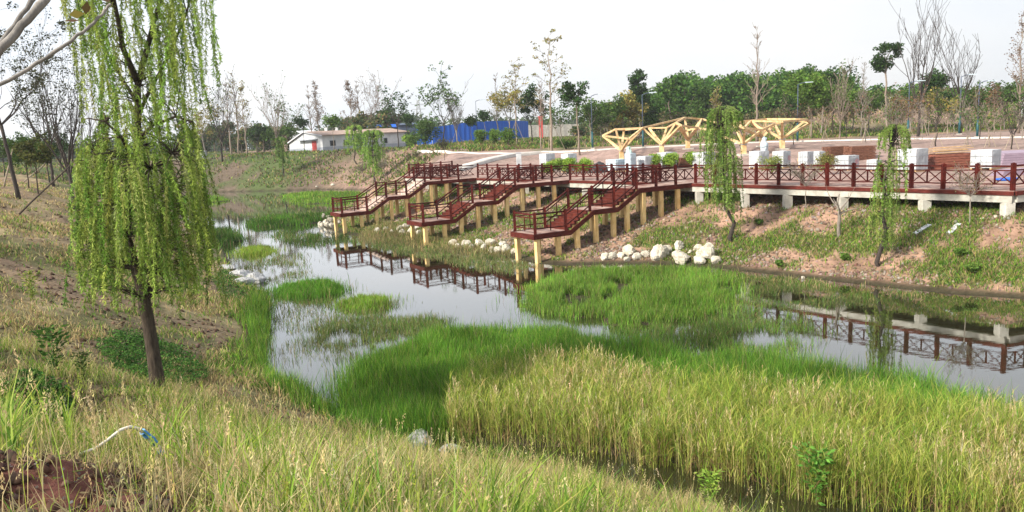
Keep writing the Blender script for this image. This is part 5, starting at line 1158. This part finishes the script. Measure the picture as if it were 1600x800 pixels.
# ------------------------------------------------------------------ plaza: wrapped pallets, stacks, timber frames
def pallet(px, wpx, topy, Y, label, rz=None, mat='wrap', mark=True, h=None, group='white wrapped pallets behind the boardwalk', dep=1.0, top_tilt=0):
    b = at(px, 250, Y); b[2] = gz(b[0], b[1]); Hh = h or (at(px, topy, Y)[2]-b[2]); w_ = wpx/1200*Y; rz = .62 if rz is None else rz
    root = empty('wrapped_pallet', tuple(b), label, 'pallet', group, rz)
    W_ = w_/(abs(math.cos(rz))+dep*abs(math.sin(rz))); D_ = W_*dep; n = 6; V = []; Fs = []
    # lumpy wrapped block: grid on each side, slightly bulged
    mb = MB(); r = random.Random(int(px)); N_ = 5
    def face(o, u, v, nrm):
        k = len(mb.v)
        for i in range(N_+1):
            for j in range(N_+1):
                e = 1 if 0 < i < N_ and 0 < j < N_ else 0; q = Vector(o)+Vector(u)*i/N_+Vector(v)*j/N_+Vector(nrm)*(e*r.uniform(0.0, .035)); mb.v.append(tuple(q))
        for i in range(N_):
            for j in range(N_): a = k+i*(N_+1)+j; mb.f.append((a, a+N_+1, a+N_+2, a+1))
    x, y, z0 = W_/2, D_/2, .12
    t = .03
    face((-x, -y, z0), (2*x, 0, 0), (0, 0, Hh-z0), (0, -1, 0)); face((x, -y, z0), (0, 2*y, 0), (0, 0, Hh-z0), (1, 0, 0)); face((x, y, z0), (-2*x, 0, 0), (0, 0, Hh-z0), (0, 1, 0)); face((-x, y, z0), (0, -2*y, 0), (0, 0, Hh-z0), (-1, 0, 0)); face((-x, -y, Hh), (2*x, 0, 0), (0, 2*y, 0), (0, 0, 1)); face((-x, y, z0), (2*x, 0, 0), (0, -2*y, 0), (0, 0, -1))
    mb.build('wrap', M[mat], root)
    MB().box(-x, x, -y, -y+.1, 0, .11).box(-x, x, y-.1, y, 0, .11).box(-x, x, -.05, .05, 0, .11).build('pallet_base', M['planktan'], root)
    s = MB(); e = .045
    for f in (-.5, 0.05, .55):
        s.box(f*x-.012, f*x+.012, -y-e, -y-e+.006, z0, Hh+.01)
        s.box(-x-e, -x-e+.006, f*y-.012, f*y+.012, z0, Hh+.01)
    for f in (.35, .68):
        s.box(-x-e, x+.02, -y-e-.008, -y-e-.002, z0+(Hh-z0)*f-.012, z0+(Hh-z0)*f+.012); s.box(-x-e-.008, -x-e-.002, -y-e, y, z0+(Hh-z0)*f-.012, z0+(Hh-z0)*f+.012)
    s.build('strap', M['strap'], root)
    if mark:
        mk = MB(); ca, ra = 24, .16; cx, cz = x*.45, Hh*.6
        for i in range(ca):
            a0, a1 = 6.283*i/ca, 6.283*(i+1)/ca
            mk.add([(cx+ra*math.cos(a0), -y-e-.012, cz+ra*math.sin(a0)), (cx+ra*math.cos(a1), -y-e-.012, cz+ra*math.sin(a1)), (cx+ra*.8*math.cos(a1), -y-e-.012, cz+ra*.8*math.sin(a1)), (cx+ra*.8*math.cos(a0), -y-e-.012, cz+ra*.8*math.sin(a0))], [(0, 1, 2, 3)])
        mk.add([(cx-.03, -y-e-.012, cz-.09), (cx+.03, -y-e-.012, cz-.09), (cx+.03, -y-e-.012, cz+.09), (cx-.03, -y-e-.012, cz+.09)], [(0, 1, 2, 3)])
        mk.build('printed_mark', M['redmark'], root)
    return root
PL = [(855, 24, 240, 66, 'white wrapped pallet, leftmost behind the railing', 1), (889, 24, 240, 65, 'white wrapped pallet, second from the left, with a crumpled top', 0),
      (1042, 29, 238, 64, 'white wrapped pallet with a red ring mark in front of the left timber frame', 1), (1100, 34, 238, 62, 'white wrapped pallet partly behind the strands of the young willow', 0),
      (1186, 28, 236, 57, 'white wrapped pallet between the right timber frame and its neighbour with a red ring', 0), (1221, 27, 236, 56, 'white wrapped pallet directly below the right timber frame post', 1),
      (1259, 22, 237, 55, 'white wrapped pallet, left of the touching pair by the brown stacks', 0), (1279, 19, 236.5, 57, 'white wrapped pallet, right of the touching pair by the brown stacks', 1),
      (1323, 34, 243, 50, 'low white wrapped pallet in front of the brown stacks', 1), (1426, 42, 232.5, 46, 'large white wrapped pallet right of the second young willow', 0), (1540, 43, 234, 45, 'large white wrapped pallet at the right between planks and mauve boards', 0)]
for px, wpx, ty, Y, lab, mk in PL: pallet(px, wpx, ty, Y, lab, mark=bool(mk), rz=.55+.1*math.sin(px))
pallet(985, 17, 239.5, 61, 'pale blue wrapped crate under the green wrapped figure', mat='bluewrap', mark=False, group='crates on the plaza')
pallet(962, 30, 249, 62, 'low grey-blue wrapped heap left of the blue crate', mat='bluewrap', mark=False, group='crates on the plaza')
pallet(1008, 26, 244, 62, 'low white wrapped crate with a torn top right of the blue crate', mark=False, group='crates on the plaza')
pallet(1366, 22, 249.5, 48, 'small white block behind the second young willow', mark=False, group='crates on the plaza')
# black sheeting heap
def heap(px, wpx, hpx, Y, mat, label, name='sheeting_heap', seed=1, flat=1.0):
    b = at(px, 250, Y); b[2] = gz(b[0], b[1]); w_ = wpx/1200*Y; h_ = hpx/1200*Y; v, f = rockmesh(seed, w_*.5, w_*.3, h_); mb = MB(); mb.add(v.tolist(), f); o = mb.build(name, M[mat]); o.location = tuple(b+np.array([0, 0, h_*.3])); return tag(o, label, 'heap')
heap(935, 34, 13, 62, 'black', 'crumpled black sheeting heap left of the grey-blue wrapped heap', seed=201)
# wrapped statues
def figure(px, by, topy, Y, mat, label):
    b = at(px, by, Y); b[2] = gz(b[0], b[1]); Hh = at(px, topy, Y)[2]-b[2]; root = empty('wrapped_figure', tuple(b), label, 'statue'); r = random.Random(int(px))
    pts = [(0, 0, Hh*f) for f in (0, .12, .3, .5, .68, .8, .88, .95, 1.0)]; rad = [Hh*q for q in (.14, .15, .13, .15, .16, .12, .07, .085, .03)]
    mb = MB(); mb.tube([(p[0]+r.gauss(0, .03), p[1]+r.gauss(0, .03), p[2]) for p in pts], rad, 14); mb.v = [(x+r.gauss(0, .03), y+r.gauss(0, .03), z) for x, y, z in mb.v]; mb.build('covering', M[mat], root, smooth=False)
    c = MB()
    for f in (.3, .6): c.tube([(math.cos(a)*Hh*.165, math.sin(a)*Hh*.165, Hh*f+.03*math.sin(3*a)) for a in np.linspace(0, 6.283, 13)], .02, 5, cap=False)
    c.build('cord', M['strap'], root)
figure(983, 256, 229, 68, 'greenwrap', 'green wrapped statue behind the pale blue crate')
figure(1194, 250, 214, 66, 'bluewrap', 'pale blue wrapped statue under the right timber frame')
# plank stacks
def stack(px, wpx, topy, Y, mat, label, layers=8, rz=.15, dep=1.2, cols=2):
    b = at(px, 250, Y); b[2] = gz(b[0], b[1]); Hh = at(px, topy, Y)[2]-b[2]; w_ = wpx/1200*Y; r = random.Random(int(px)); mb = MB(); lh = Hh/layers
    for i in range(layers):
        for c in range(cols):
            x0 = -w_/2+w_*c/cols+.03; x1 = -w_/2+w_*(c+1)/cols-.03; k = 5
            for j in range(k):
                j0 = -dep/2+dep*j/k; a = r.uniform(-.05, .05); mb.box(x0+a, x1+a+r.uniform(-.06, .03), j0+.01, j0+dep/k-.01, i*lh+.01, (i+1)*lh-.012+r.uniform(-.006, .006))
    o = mb.build('plank_stack', M[mat]); o.location = tuple(b); o.rotation_euler = (0, 0, rz); return tag(o, label, 'stack', 'stacked building material on the plaza')
stack(1306, 34, 228.5, 62, 'stackbrown', 'brown plank stack, left one of the two behind the low white pallet', 9, cols=1)
stack(1343, 42, 228, 60, 'stackbrown', 'brown plank stack, right one of the two behind the young willow', 9, cols=1)
stack(1071, 26, 246, 64, 'stackbrown', 'small dark brown plank stack left of the pallet behind the willow', 6, cols=1)
stack(1483, 74, 240, 47, 'plankred', 'long red-brown plank stack between the two large white pallets', 6, rz=.1, cols=1, dep=1.4)
def planks():
    b = at(1483, 250, 47); b[2] = gz(b[0], b[1])+ (at(1483, 240, 47)[2]-gz(b[0], b[1])); mb = MB(); r = random.Random(5)
    for i in range(9):
        z = i*.045; L_ = 2.9*r.uniform(.75, 1); x = r.uniform(-.2, .2); y = r.uniform(-.5, .5); a = r.uniform(-.06, .06); mb.bar((x-L_/2, y-a, z+.03), (x+L_/2, y+a, z+.05), .16, .035)
    o = mb.build('loose_planks', M['planktan']); o.location = tuple(b); o.rotation_euler = (0, 0, .1); tag(o, 'pale tan loose planks lying on top of the long red-brown stack', 'planks', 'stacked building material on the plaza')
planks()
stack(1263, 24, 239, 60, 'planktan', 'tan timber crate between two white pallets right of the right frame', 4, cols=1)
def board(px, py, w_, d_, h, Y, label, rz=.1):
    b = at(px, py, Y); b[2] = gz(b[0], b[1]); mb = MB()
    for i in range(5): mb.box(-w_/2+i*.04, w_/2+i*.02, -d_/2, d_/2, h*i/5, h*(i+1)/5-.012)
    o = mb.build('board_pile', M['purple']); o.location = tuple(b); o.rotation_euler = (0, 0, rz); tag(o, label, 'boards', 'stacked building material on the plaza')
board(1598, 250, 5.4, 3.2, .75, 49, 'mauve boards stacked flat at the right edge of the plaza')
board(1592, 266, 2.6, .9, .3, 40, 'dark mauve boards lying close behind the railing at the right edge')
# blue bag
v, f = rockmesh(77, .55, .3, .12); o = MB().add(v.tolist(), f).build('blue_bag', M['blue']); p_ = P(1572, 282, 3.3); o.location = (p_[0], p_[1], 3.36); tag(o, 'crumpled blue bag on the deck near the right end post', 'bag')

# timber tree-like frames
def frame(name, label, units, ring, w_=.22):
    """units: list of (base, [tops]); ring: list of point pairs"""
    o = Vector(units[0][0]); root = empty(name, tuple(o), label, 'pergola', 'bare timber frames')
    for base, tops in units:
        b = Vector(base)-o; hub = b+Vector((0, 0, 1.15)); m_ = MB(); m_.bar(b-Vector((0, 0, .1)), hub, .42, .42); m_.build('post', M['timber'], root, bevel=.02); m_ = MB(); m_.box(b.x-.225, b.x+.225, b.y-.225, b.y+.225, hub.z-.22, hub.z-.10); m_.build('steel_collar', M['steel'], root)
        pl = MB(); pl.box(b.x-.5, b.x+.5, b.y-.5, b.y+.5, b.z-.1, b.z+.12); pl.build('plinth', M['concrete'], root)
        for t in tops:
            m_ = MB(); m_.bar(hub-Vector((0, 0, .15)), Vector(t)-o, w_*1.15, w_, w2=w_*.9); m_.build('strut', M['timber'], root)
    for a, b in ring:
        m_ = MB(); m_.bar(Vector(a)-o, Vector(b)-o, w_*.8, w_*.8); m_.build('beam', M['timber'], root)
def gb(px, Y): q = at(px, 240, Y); q[2] = gz(q[0], q[1]); return q
A_ = {'a': at(942, 212, 84), 'b': at(962, 202, 80), 'c': at(1004, 200, 80), 'd': at(983, 217, 76), 'i': at(975, 203, 88), 'e': at(1014, 200, 84), 'f': at(1042, 199.5, 84), 'g': at(1056, 192, 78), 'h': at(1070, 184, 84), 'j': at(1064, 196, 74), 'k': at(1090, 200, 77), 'l': at(1096, 186, 86), 'm': at(1068, 205, 80), 'n': at(1122, 192, 84), 'o': at(1112, 204, 77)}
frame('timber_frame', 'left bare pine timber frame with three branching posts behind the pallets', [
    (gb(971, 80), [A_['a'], A_['b'], A_['d'], A_['c'], A_['i']]), (gb(1034, 79), [A_['c'], A_['e'], A_['f'], A_['g'], A_['j']]), (gb(1075, 82), [A_['h'], A_['m'], A_['k'], A_['l'], A_['g']])],
    [(A_['a'], A_['b']), (A_['b'], A_['c']), (A_['a'], A_['d']), (A_['d'], A_['c']), (A_['b'], A_['i']), (A_['i'], A_['c']), (A_['c'], A_['h']), (A_['e'], A_['f']), (A_['f'], A_['h']), (A_['g'], A_['h']), (A_['f'], A_['g']), (A_['g'], A_['j']), (A_['j'], A_['k']), (A_['h'], A_['l']), (A_['l'], A_['k']), (A_['m'], A_['k']), (A_['j'], A_['m']), (A_['l'], A_['n']), (A_['k'], A_['o']), (A_['o'], A_['n'])])
Bq = {'a': at(1146, 191, 72), 'b': at(1163, 200, 68), 'c': at(1190, 203, 72), 'd': at(1173, 189, 76), 'e': at(1148, 196, 78), 'f': at(1197, 186, 80), 'g': at(1222, 190, 69), 'h': at(1260, 187, 72), 'i': at(1266, 192, 76), 'j': at(1210, 194, 80), 'k': at(1240, 186, 80), 'l': at(1131, 214, 74)}
frame('timber_frame', 'right bare pine timber frame with two branching posts behind the pallets', [
    (gb(1162, 71), [Bq['a'], Bq['b'], Bq['c'], Bq['e'], Bq['l']]), (gb(1222, 73), [Bq['d'], Bq['g'], Bq['h'], Bq['i'], Bq['j']]), (gb(1191, 80), [Bq['d'], Bq['f'], Bq['j'], Bq['e']])],
    [(Bq['a'], Bq['b']), (Bq['b'], Bq['d']), (Bq['a'], Bq['f']), (Bq['a'], Bq['e']), (Bq['d'], Bq['c']), (Bq['d'], Bq['g']), (Bq['g'], Bq['h']), (Bq['f'], Bq['h']), (Bq['f'], Bq['k']), (Bq['k'], Bq['i']), (Bq['h'], Bq['i']), (Bq['e'], Bq['f']), (Bq['j'], Bq['k']), (Bq['b'], Bq['c']), (Bq['c'], Bq['j'])])

# lamp posts
def lamp(px, by, topy, Y, label, head=True):
    b = at(px, by, Y); b[2] = gz(b[0], b[1]); Hh = at(px, topy, Y)[2]-b[2]; root = empty('street_lamp', tuple(b), label, 'street lamp', 'slim teal street lamps')
    MB().tube([(0, 0, 0), (0, 0, Hh*.33)], [.12, .11], 10).build('pole', M['lampteal'], root, smooth=True); MB().box(-.2, .2, -.2, .2, -.1, .15).build('base', M['concrete'], root); MB().tube([(0, 0, Hh*.33+.003), (0, 0, Hh)], [.055, .035], 8).build('upper_pole', M['bluegrey'], root, smooth=True)
    MB().tube([(0, 0, Hh-.02), (.5, 0, Hh+.16), (1.0, 0, Hh+.2)], [.04, .035, .03], 8).build('arm', M['bluegrey'], root); MB().hexa([(.8, -.12, Hh+.14), (1.7, -.1, Hh+.17), (1.7, .1, Hh+.17), (.8, .12, Hh+.14), (.8, -.1, Hh+.24), (1.65, -.07, Hh+.23), (1.65, .07, Hh+.23), (.8, .1, Hh+.24)]).build('lamp_head', M['bluewrap'], root)
lamp(1498, 226, 120, 88, 'teal lamp post behind the tan planks, left of the taller lamp post')
lamp(1526, 233, 130, 78, 'teal lamp post directly left of the right large pallet')
lamp(1418, 230, 130, 84, 'teal lamp post behind the second young willow')
lamp(1246, 226, 132, 88, 'teal lamp post right of the right timber frame')
lamp(926, 231, 150, 92, 'dark lamp post left of the timber frames')
lamp(1005, 232, 148, 90, 'dark lamp post between the posts of the left timber frame')
lamp(747, 232, 158, 130, 'thin lamp mast in front of the blue hoarding')
# white bin and small boxes
def bin_(px, by, topy, wpx, label, Y=None):
    b = G(px, by) if Y is None else np.array([*at(px, by, Y)[:2], 0]); b[2] = gz(b[0], b[1]); Hh = at(px, topy, b[1])[2]-b[2]; w_ = wpx/1200*b[1]; root = empty('utility_box', tuple(b), label, 'box', 'white boxes')
    MB().box(-w_/2, w_/2, -w_/2, w_/2, .12*Hh, Hh).build('cabinet', M['wrap'], root, bevel=.02); MB().box(-w_/2-.04, w_/2+.04, -w_/2-.04, w_/2+.04, Hh+.003, Hh+.05).build('lid', M['whitepaint'], root); l = MB()
    for i in (-1, 1): l.box(i*w_*.35-.03, i*w_*.35+.03, -.03, .03, -.05, .12*Hh)
    l.build('foot', M['bluegrey'], root)
bin_(811, 256, 239, 8, 'white cabinet on thin legs where the pale path meets the boardwalk', Y=70)
bin_(318, 247, 236, 8, 'white box on the far bank just right of the big willow', Y=134)

# ------------------------------------------------------------------ white house, hoarding, far buildings
def house():
    c0 = at(505, 237, 143); c1 = at(634, 233, 152); c2 = at(453, 236, 149); z0 = min(gz(*c[:2]) for c in (c0, c1, c2))-.3
    gbase = at(505, 237, 143)[2]; o = Vector((c0[0], c0[1], gbase)); root = empty('white_house', tuple(o), 'low white farmhouse with a pale tiled roof, grey plinth and red door', 'house')
    u = Vector((c1[0]-c0[0], c1[1]-c0[1], 0)); Lu = u.length; u.normalize(); v = Vector((-u.y, u.x, 0)); v0 = Vector((c2[0]-c0[0], c2[1]-c0[1], 0)); Lv = v0.length; v = v0.normalized()
    def q(a, b, z): return u*a+v*b+Vector((0, 0, z))
    e0, rg, e1, rv = 2.95, 3.7, 1.75, Lv*.5
    m_ = MB(); zb = -1.5
    ring = [(0, 0, e0), (0, rv, rg), (0, Lv, e1)]
    V = [q(0, 0, zb), q(0, Lv, zb), q(0, Lv, e1), q(0, rv, rg), q(0, 0, e0), q(Lu, 0, zb), q(Lu, Lv, zb), q(Lu, Lv, e1), q(Lu, rv, rg), q(Lu, 0, e0)]
    m_.add(V, [(0, 1, 2, 3, 4), (9, 8, 7, 6, 5), (0, 4, 9, 5), (1, 6, 7, 2), (2, 7, 8, 3), (4, 3, 8, 9)]); m_.build('wall', M['plaster'], root)
    pl = MB(); pl.hexa([q(-.03, -.03, zb), q(Lu+.03, -.03, zb), q(Lu+.03, 0.0, zb), q(-.03, 0.0, zb), q(-.03, -.03, .85), q(Lu+.03, -.03, .85), q(Lu+.03, 0, .85), q(-.03, 0, .85)])
    pl.hexa([q(-.035, .002, zb), q(0, .002, zb), q(0, Lv+.03, zb), q(-.035, Lv+.03, zb), q(-.035, .002, .8), q(0, .002, .8), q(0, Lv+.03, .8), q(-.035, Lv+.03, .8)]); pl.build('plinth', M['greyplinth'], root)
    rf = MB(); t = .14
    for (a, za, b, zb_) in ((-.45, e0-.06, rv, rg+.04), (Lv+.5, e1-.1, rv, rg+.04)):
        rf.hexa([q(-.35, a, za), q(Lu+.8, a, za), q(Lu+.8, b, zb_), q(-.35, b, zb_), q(-.35, a, za+t), q(Lu+.8, a, za+t), q(Lu+.8, b, zb_+t), q(-.35, b, zb_+t)])
    roof = rf.build('roof', M['roof'], root)
    for a in (4.2, 6.3): cp_ = MB(); p = q(a, rv, rg); cp_.box(p.x-.25, p.x+.25, p.y-.25, p.y+.25, p.z-.3, p.z+.75); cp_.build('chimney', M['plaster'], roof)
    sb = MB(); sb.hexa([q(-.4, -.5, e0-.12), q(-.3, -.5, e0-.12), q(-.3, rv, rg-.02), q(-.4, rv, rg-.02), q(-.4, -.5, e0+.06), q(-.3, -.5, e0+.06), q(-.3, rv, rg+.16), q(-.4, rv, rg+.16)]); sb.hexa([q(-.4, Lv+.5, e1-.16), q(-.3, Lv+.5, e1-.16), q(-.3, rv, rg-.02), q(-.4, rv, rg-.02), q(-.4, Lv+.5, e1+.04), q(-.3, Lv+.5, e1+.04), q(-.3, rv, rg+.16), q(-.4, rv, rg+.16)]); sb.build('barge_board', M['whitepaint'], root)
    d = MB(); b0, b1 = Lv*.17, Lv*.30; d.hexa([q(-.07, b0, -.4), q(-.04, b0, -.4), q(-.04, b1, -.4), q(-.07, b1, -.4), q(-.07, b0, 2.0), q(-.04, b0, 2.0), q(-.04, b1, 2.0), q(-.07, b1, 2.0)]); d.build('door', M['reddoor'], root)
    aw = MB(); aw.hexa([q(-.9, Lv*.12, 2.2), q(-.02, Lv*.12, 2.3), q(-.02, Lv*.66, 2.3), q(-.9, Lv*.66, 2.2), q(-.9, Lv*.12, 2.27), q(-.02, Lv*.12, 2.37), q(-.02, Lv*.66, 2.37), q(-.9, Lv*.66, 2.27)]); aw.build('awning', M['greyplinth'], root)
    for a, w_ in ((.085, 1.05), (.245, 1.15), (.41, 1.0), (.60, .9), (.735, .6)):
        x = Lu*a; wn = MB(); wn.hexa([q(x, -.05, 1.0), q(x+w_, -.05, 1.0), q(x+w_, -.031, 1.0), q(x, -.031, 1.0), q(x, -.05, 1.95), q(x+w_, -.05, 1.95), q(x+w_, -.031, 1.95), q(x, -.031, 1.95)]); wo = wn.build('window', M['dark'], root)
        fr_ = MB()
        for (x0, x1, za, zb_) in ((x-.06, x, .94, 2.01), (x+w_, x+w_+.06, .94, 2.01), (x, x+w_, .94, 1.0), (x, x+w_, 1.95, 2.01)): fr_.hexa([q(x0, -.06, za), q(x1, -.06, za), q(x1, -.031, za), q(x0, -.031, za), q(x0, -.06, zb_), q(x1, -.06, zb_), q(x1, -.031, zb_), q(x0, -.031, zb_)])
        fr_.build('frame', M['greyplinth'], wo)
house()
def hoarding(pts, h, mat, name, label, cat, step=.5, post=True):
    o = Vector(pts[0]); root = empty(name, tuple(o), label, cat); m_ = MB(); ps = MB()
    for a, b in zip(pts[:-1], pts[1:]):
        a = Vector(a)-o; b = Vector(b)-o; L_ = (b-a).length; n = max(2, int(L_/step)); nr = (b-a).cross(Vector((0, 0, 1))).normalized(); V = []
        for i in range(n+1):
            p = a.lerp(b, i/n)+nr*(.06 if i % 2 else 0); V += [tuple(p+Vector((0, 0, -1))), tuple(p+Vector((0, 0, h)))]
        k = len(m_.v); m_.v += V; m_.f += [(k+2*i, k+2*i+2, k+2*i+3, k+2*i+1) for i in range(n)]
        for i in range(0, n+1, 8):
            p = a.lerp(b, i/n)-nr*.1; q_ = MB(); q_.box(p.x-.05, p.x+.05, p.y-.05, p.y+.05, p.z-1, p.z+h+.05)
            if post: q_.build('fence_post', M['steel'], root)
    m_.build('panels', M[mat], root)
def gp(px, Y): q = at(px, 220, Y); q[2] = gz(q[0], q[1]); return tuple(q)
hoarding([gp(676, 148), gp(740, 152), gp(802, 158), gp(826, 166)], 3.8, 'blue', 'blue_hoarding', 'tall blue corrugated hoarding in the distance', 'fence')
hoarding([gp(644, 166), gp(690, 164)], 4.0, 'blue', 'blue_hoarding', 'lower blue sheet fence between the house and the tall hoarding', 'fence')
hoarding([gp(826, 186), gp(905, 190)], 3.2, 'concrete', 'white_hoarding', 'pale grey site wall right of the blue hoarding', 'fence', step=1.0)
def shed(px, Y, w_, d_, h, wallm, roofm, label, name='shed', rz=.2, rise=.8, cat='building'):
    b = gp(px, Y); root = empty(name, b, label, cat, None, rz); x, y = w_/2, d_/2
    m_ = MB(); m_.add([(-x, -y, -1), (x, -y, -1), (x, y, -1), (-x, y, -1), (-x, -y, h), (x, -y, h), (x, y, h), (-x, y, h), (-x, 0, h+rise), (x, 0, h+rise)], [(0, 1, 5, 4), (2, 3, 7, 6), (1, 2, 6, 9, 5), (3, 0, 4, 8, 7), (4, 5, 9, 8), (7, 8, 9, 6)]); m_.build('wall', M[wallm], root)
    r = MB()
    for s in (-1, 1): r.hexa([(-x-.3, s*(y+.3), h-.08+.02), (x+.3, s*(y+.3), h-.06), (x+.3, 0, h+rise+.04), (-x-.3, 0, h+rise+.04), (-x-.3, s*(y+.3), h+.06), (x+.3, s*(y+.3), h+.06), (x+.3, 0, h+rise+.16), (-x-.3, 0, h+rise+.16)])
    r.build('roof', M[roofm], root); w = MB(); w.box(-x*.2, x*.25, -y-.03, -y-.005, h*.35, h*.75); w.build('window', M['dark'], root)
shed(606, 172, 8, 5, 4.3, 'bluegrey', 'blue', 'blue roofed shed rising behind the right part of the white house', rise=.6)
shed(637, 156, 3.4, 4, 4.6, 'bluegrey', 'bluegrey', 'dark site cabin beside the right end of the house', rise=.2)
shed(1374, 150, 5.0, 4, 4.9, 'concrete', 'whitepaint', 'plain grey rendered hut among the trees on the right', rise=.4, rz=-.35)
shed(1640, 120, 6, 5, 4.0, 'whitepaint', 'roof', 'pale building cut off by the right edge behind the trees', rise=.6)
shed(466, 205, 8, 5, 4.2, 'whitepaint', 'whitepaint', 'small pale building between the trees left of the house', rise=.4)
p = gp(846, 150); q_ = MB(); q_.box(p[0]-.35, p[0]+.35, p[1]-.35, p[1]+.35, p[2]-.5, p[2]+4.2); q_.box(p[0]-.45, p[0]+.45, p[1]-.45, p[1]+.45, p[2]+4.202, p[2]+4.4); tag(q_.build('gate_pillar', M['reddoor']), 'dark red square pillar right of the blue hoarding', 'pillar')
p = gp(446, 150); q_ = MB(); q_.box(p[0]-.6, p[0]+.3, p[1]-.2, p[1]+.2, p[2]-.5, p[2]+3.4); q_.box(p[0]-.6, p[0]+.0, p[1]-.2, p[1]+.2, p[2]+3.402, p[2]+3.7); tag(q_.build('brick_wall', M['roof']), 'stub of red brick wall at the left end of the house', 'wall')
# pylon far away
def pylon():
    b = gp(657, 520); root = empty('power_pylon', b, 'faint lattice power pylon on the horizon', 'pylon'); Hh = at(657, 156, 520)[2]-b[2]; m_ = MB()
    def lv(f): return 3.2*(1-f)+.5*f
    fs = np.linspace(0, 1, 9)
    for sx in (-1, 1):
        for sy in (-1, 1): m_.bar((sx*lv(0), sy*lv(0), 0), (sx*lv(1), sy*lv(1), Hh), .28)
    for a, b_ in zip(fs[:-1], fs[1:]):
        for s in (-1, 1): m_.bar((-lv(a), s*lv(a), Hh*a), (lv(b_), s*lv(b_), Hh*b_), .16); m_.bar((lv(a), s*lv(a), Hh*a), (-lv(b_), s*lv(b_), Hh*b_), .16)
    for f in (.78, .9): m_.bar((-4.5, 0, Hh*f), (4.5, 0, Hh*f), .3)
    m_.build('lattice', M['steel'], root)
pylon()
# scrap timber on the right bank
for px, py, px2, py2, lab in [(1429, 368, 1452, 356, 'white weathered board lying on the right bank, left of two'), (1483, 367, 1498, 353, 'white weathered board lying on the right bank, right of two')]:
    a = G(px, py); b = G(px2, py2); m_ = MB(); m_.bar(tuple(a+[0, 0, .06]), tuple(b+[0, 0, .08]), .22, .05); tag(m_.build('scrap_board', M['whitepaint']), lab, 'board', 'boards on the right bank')
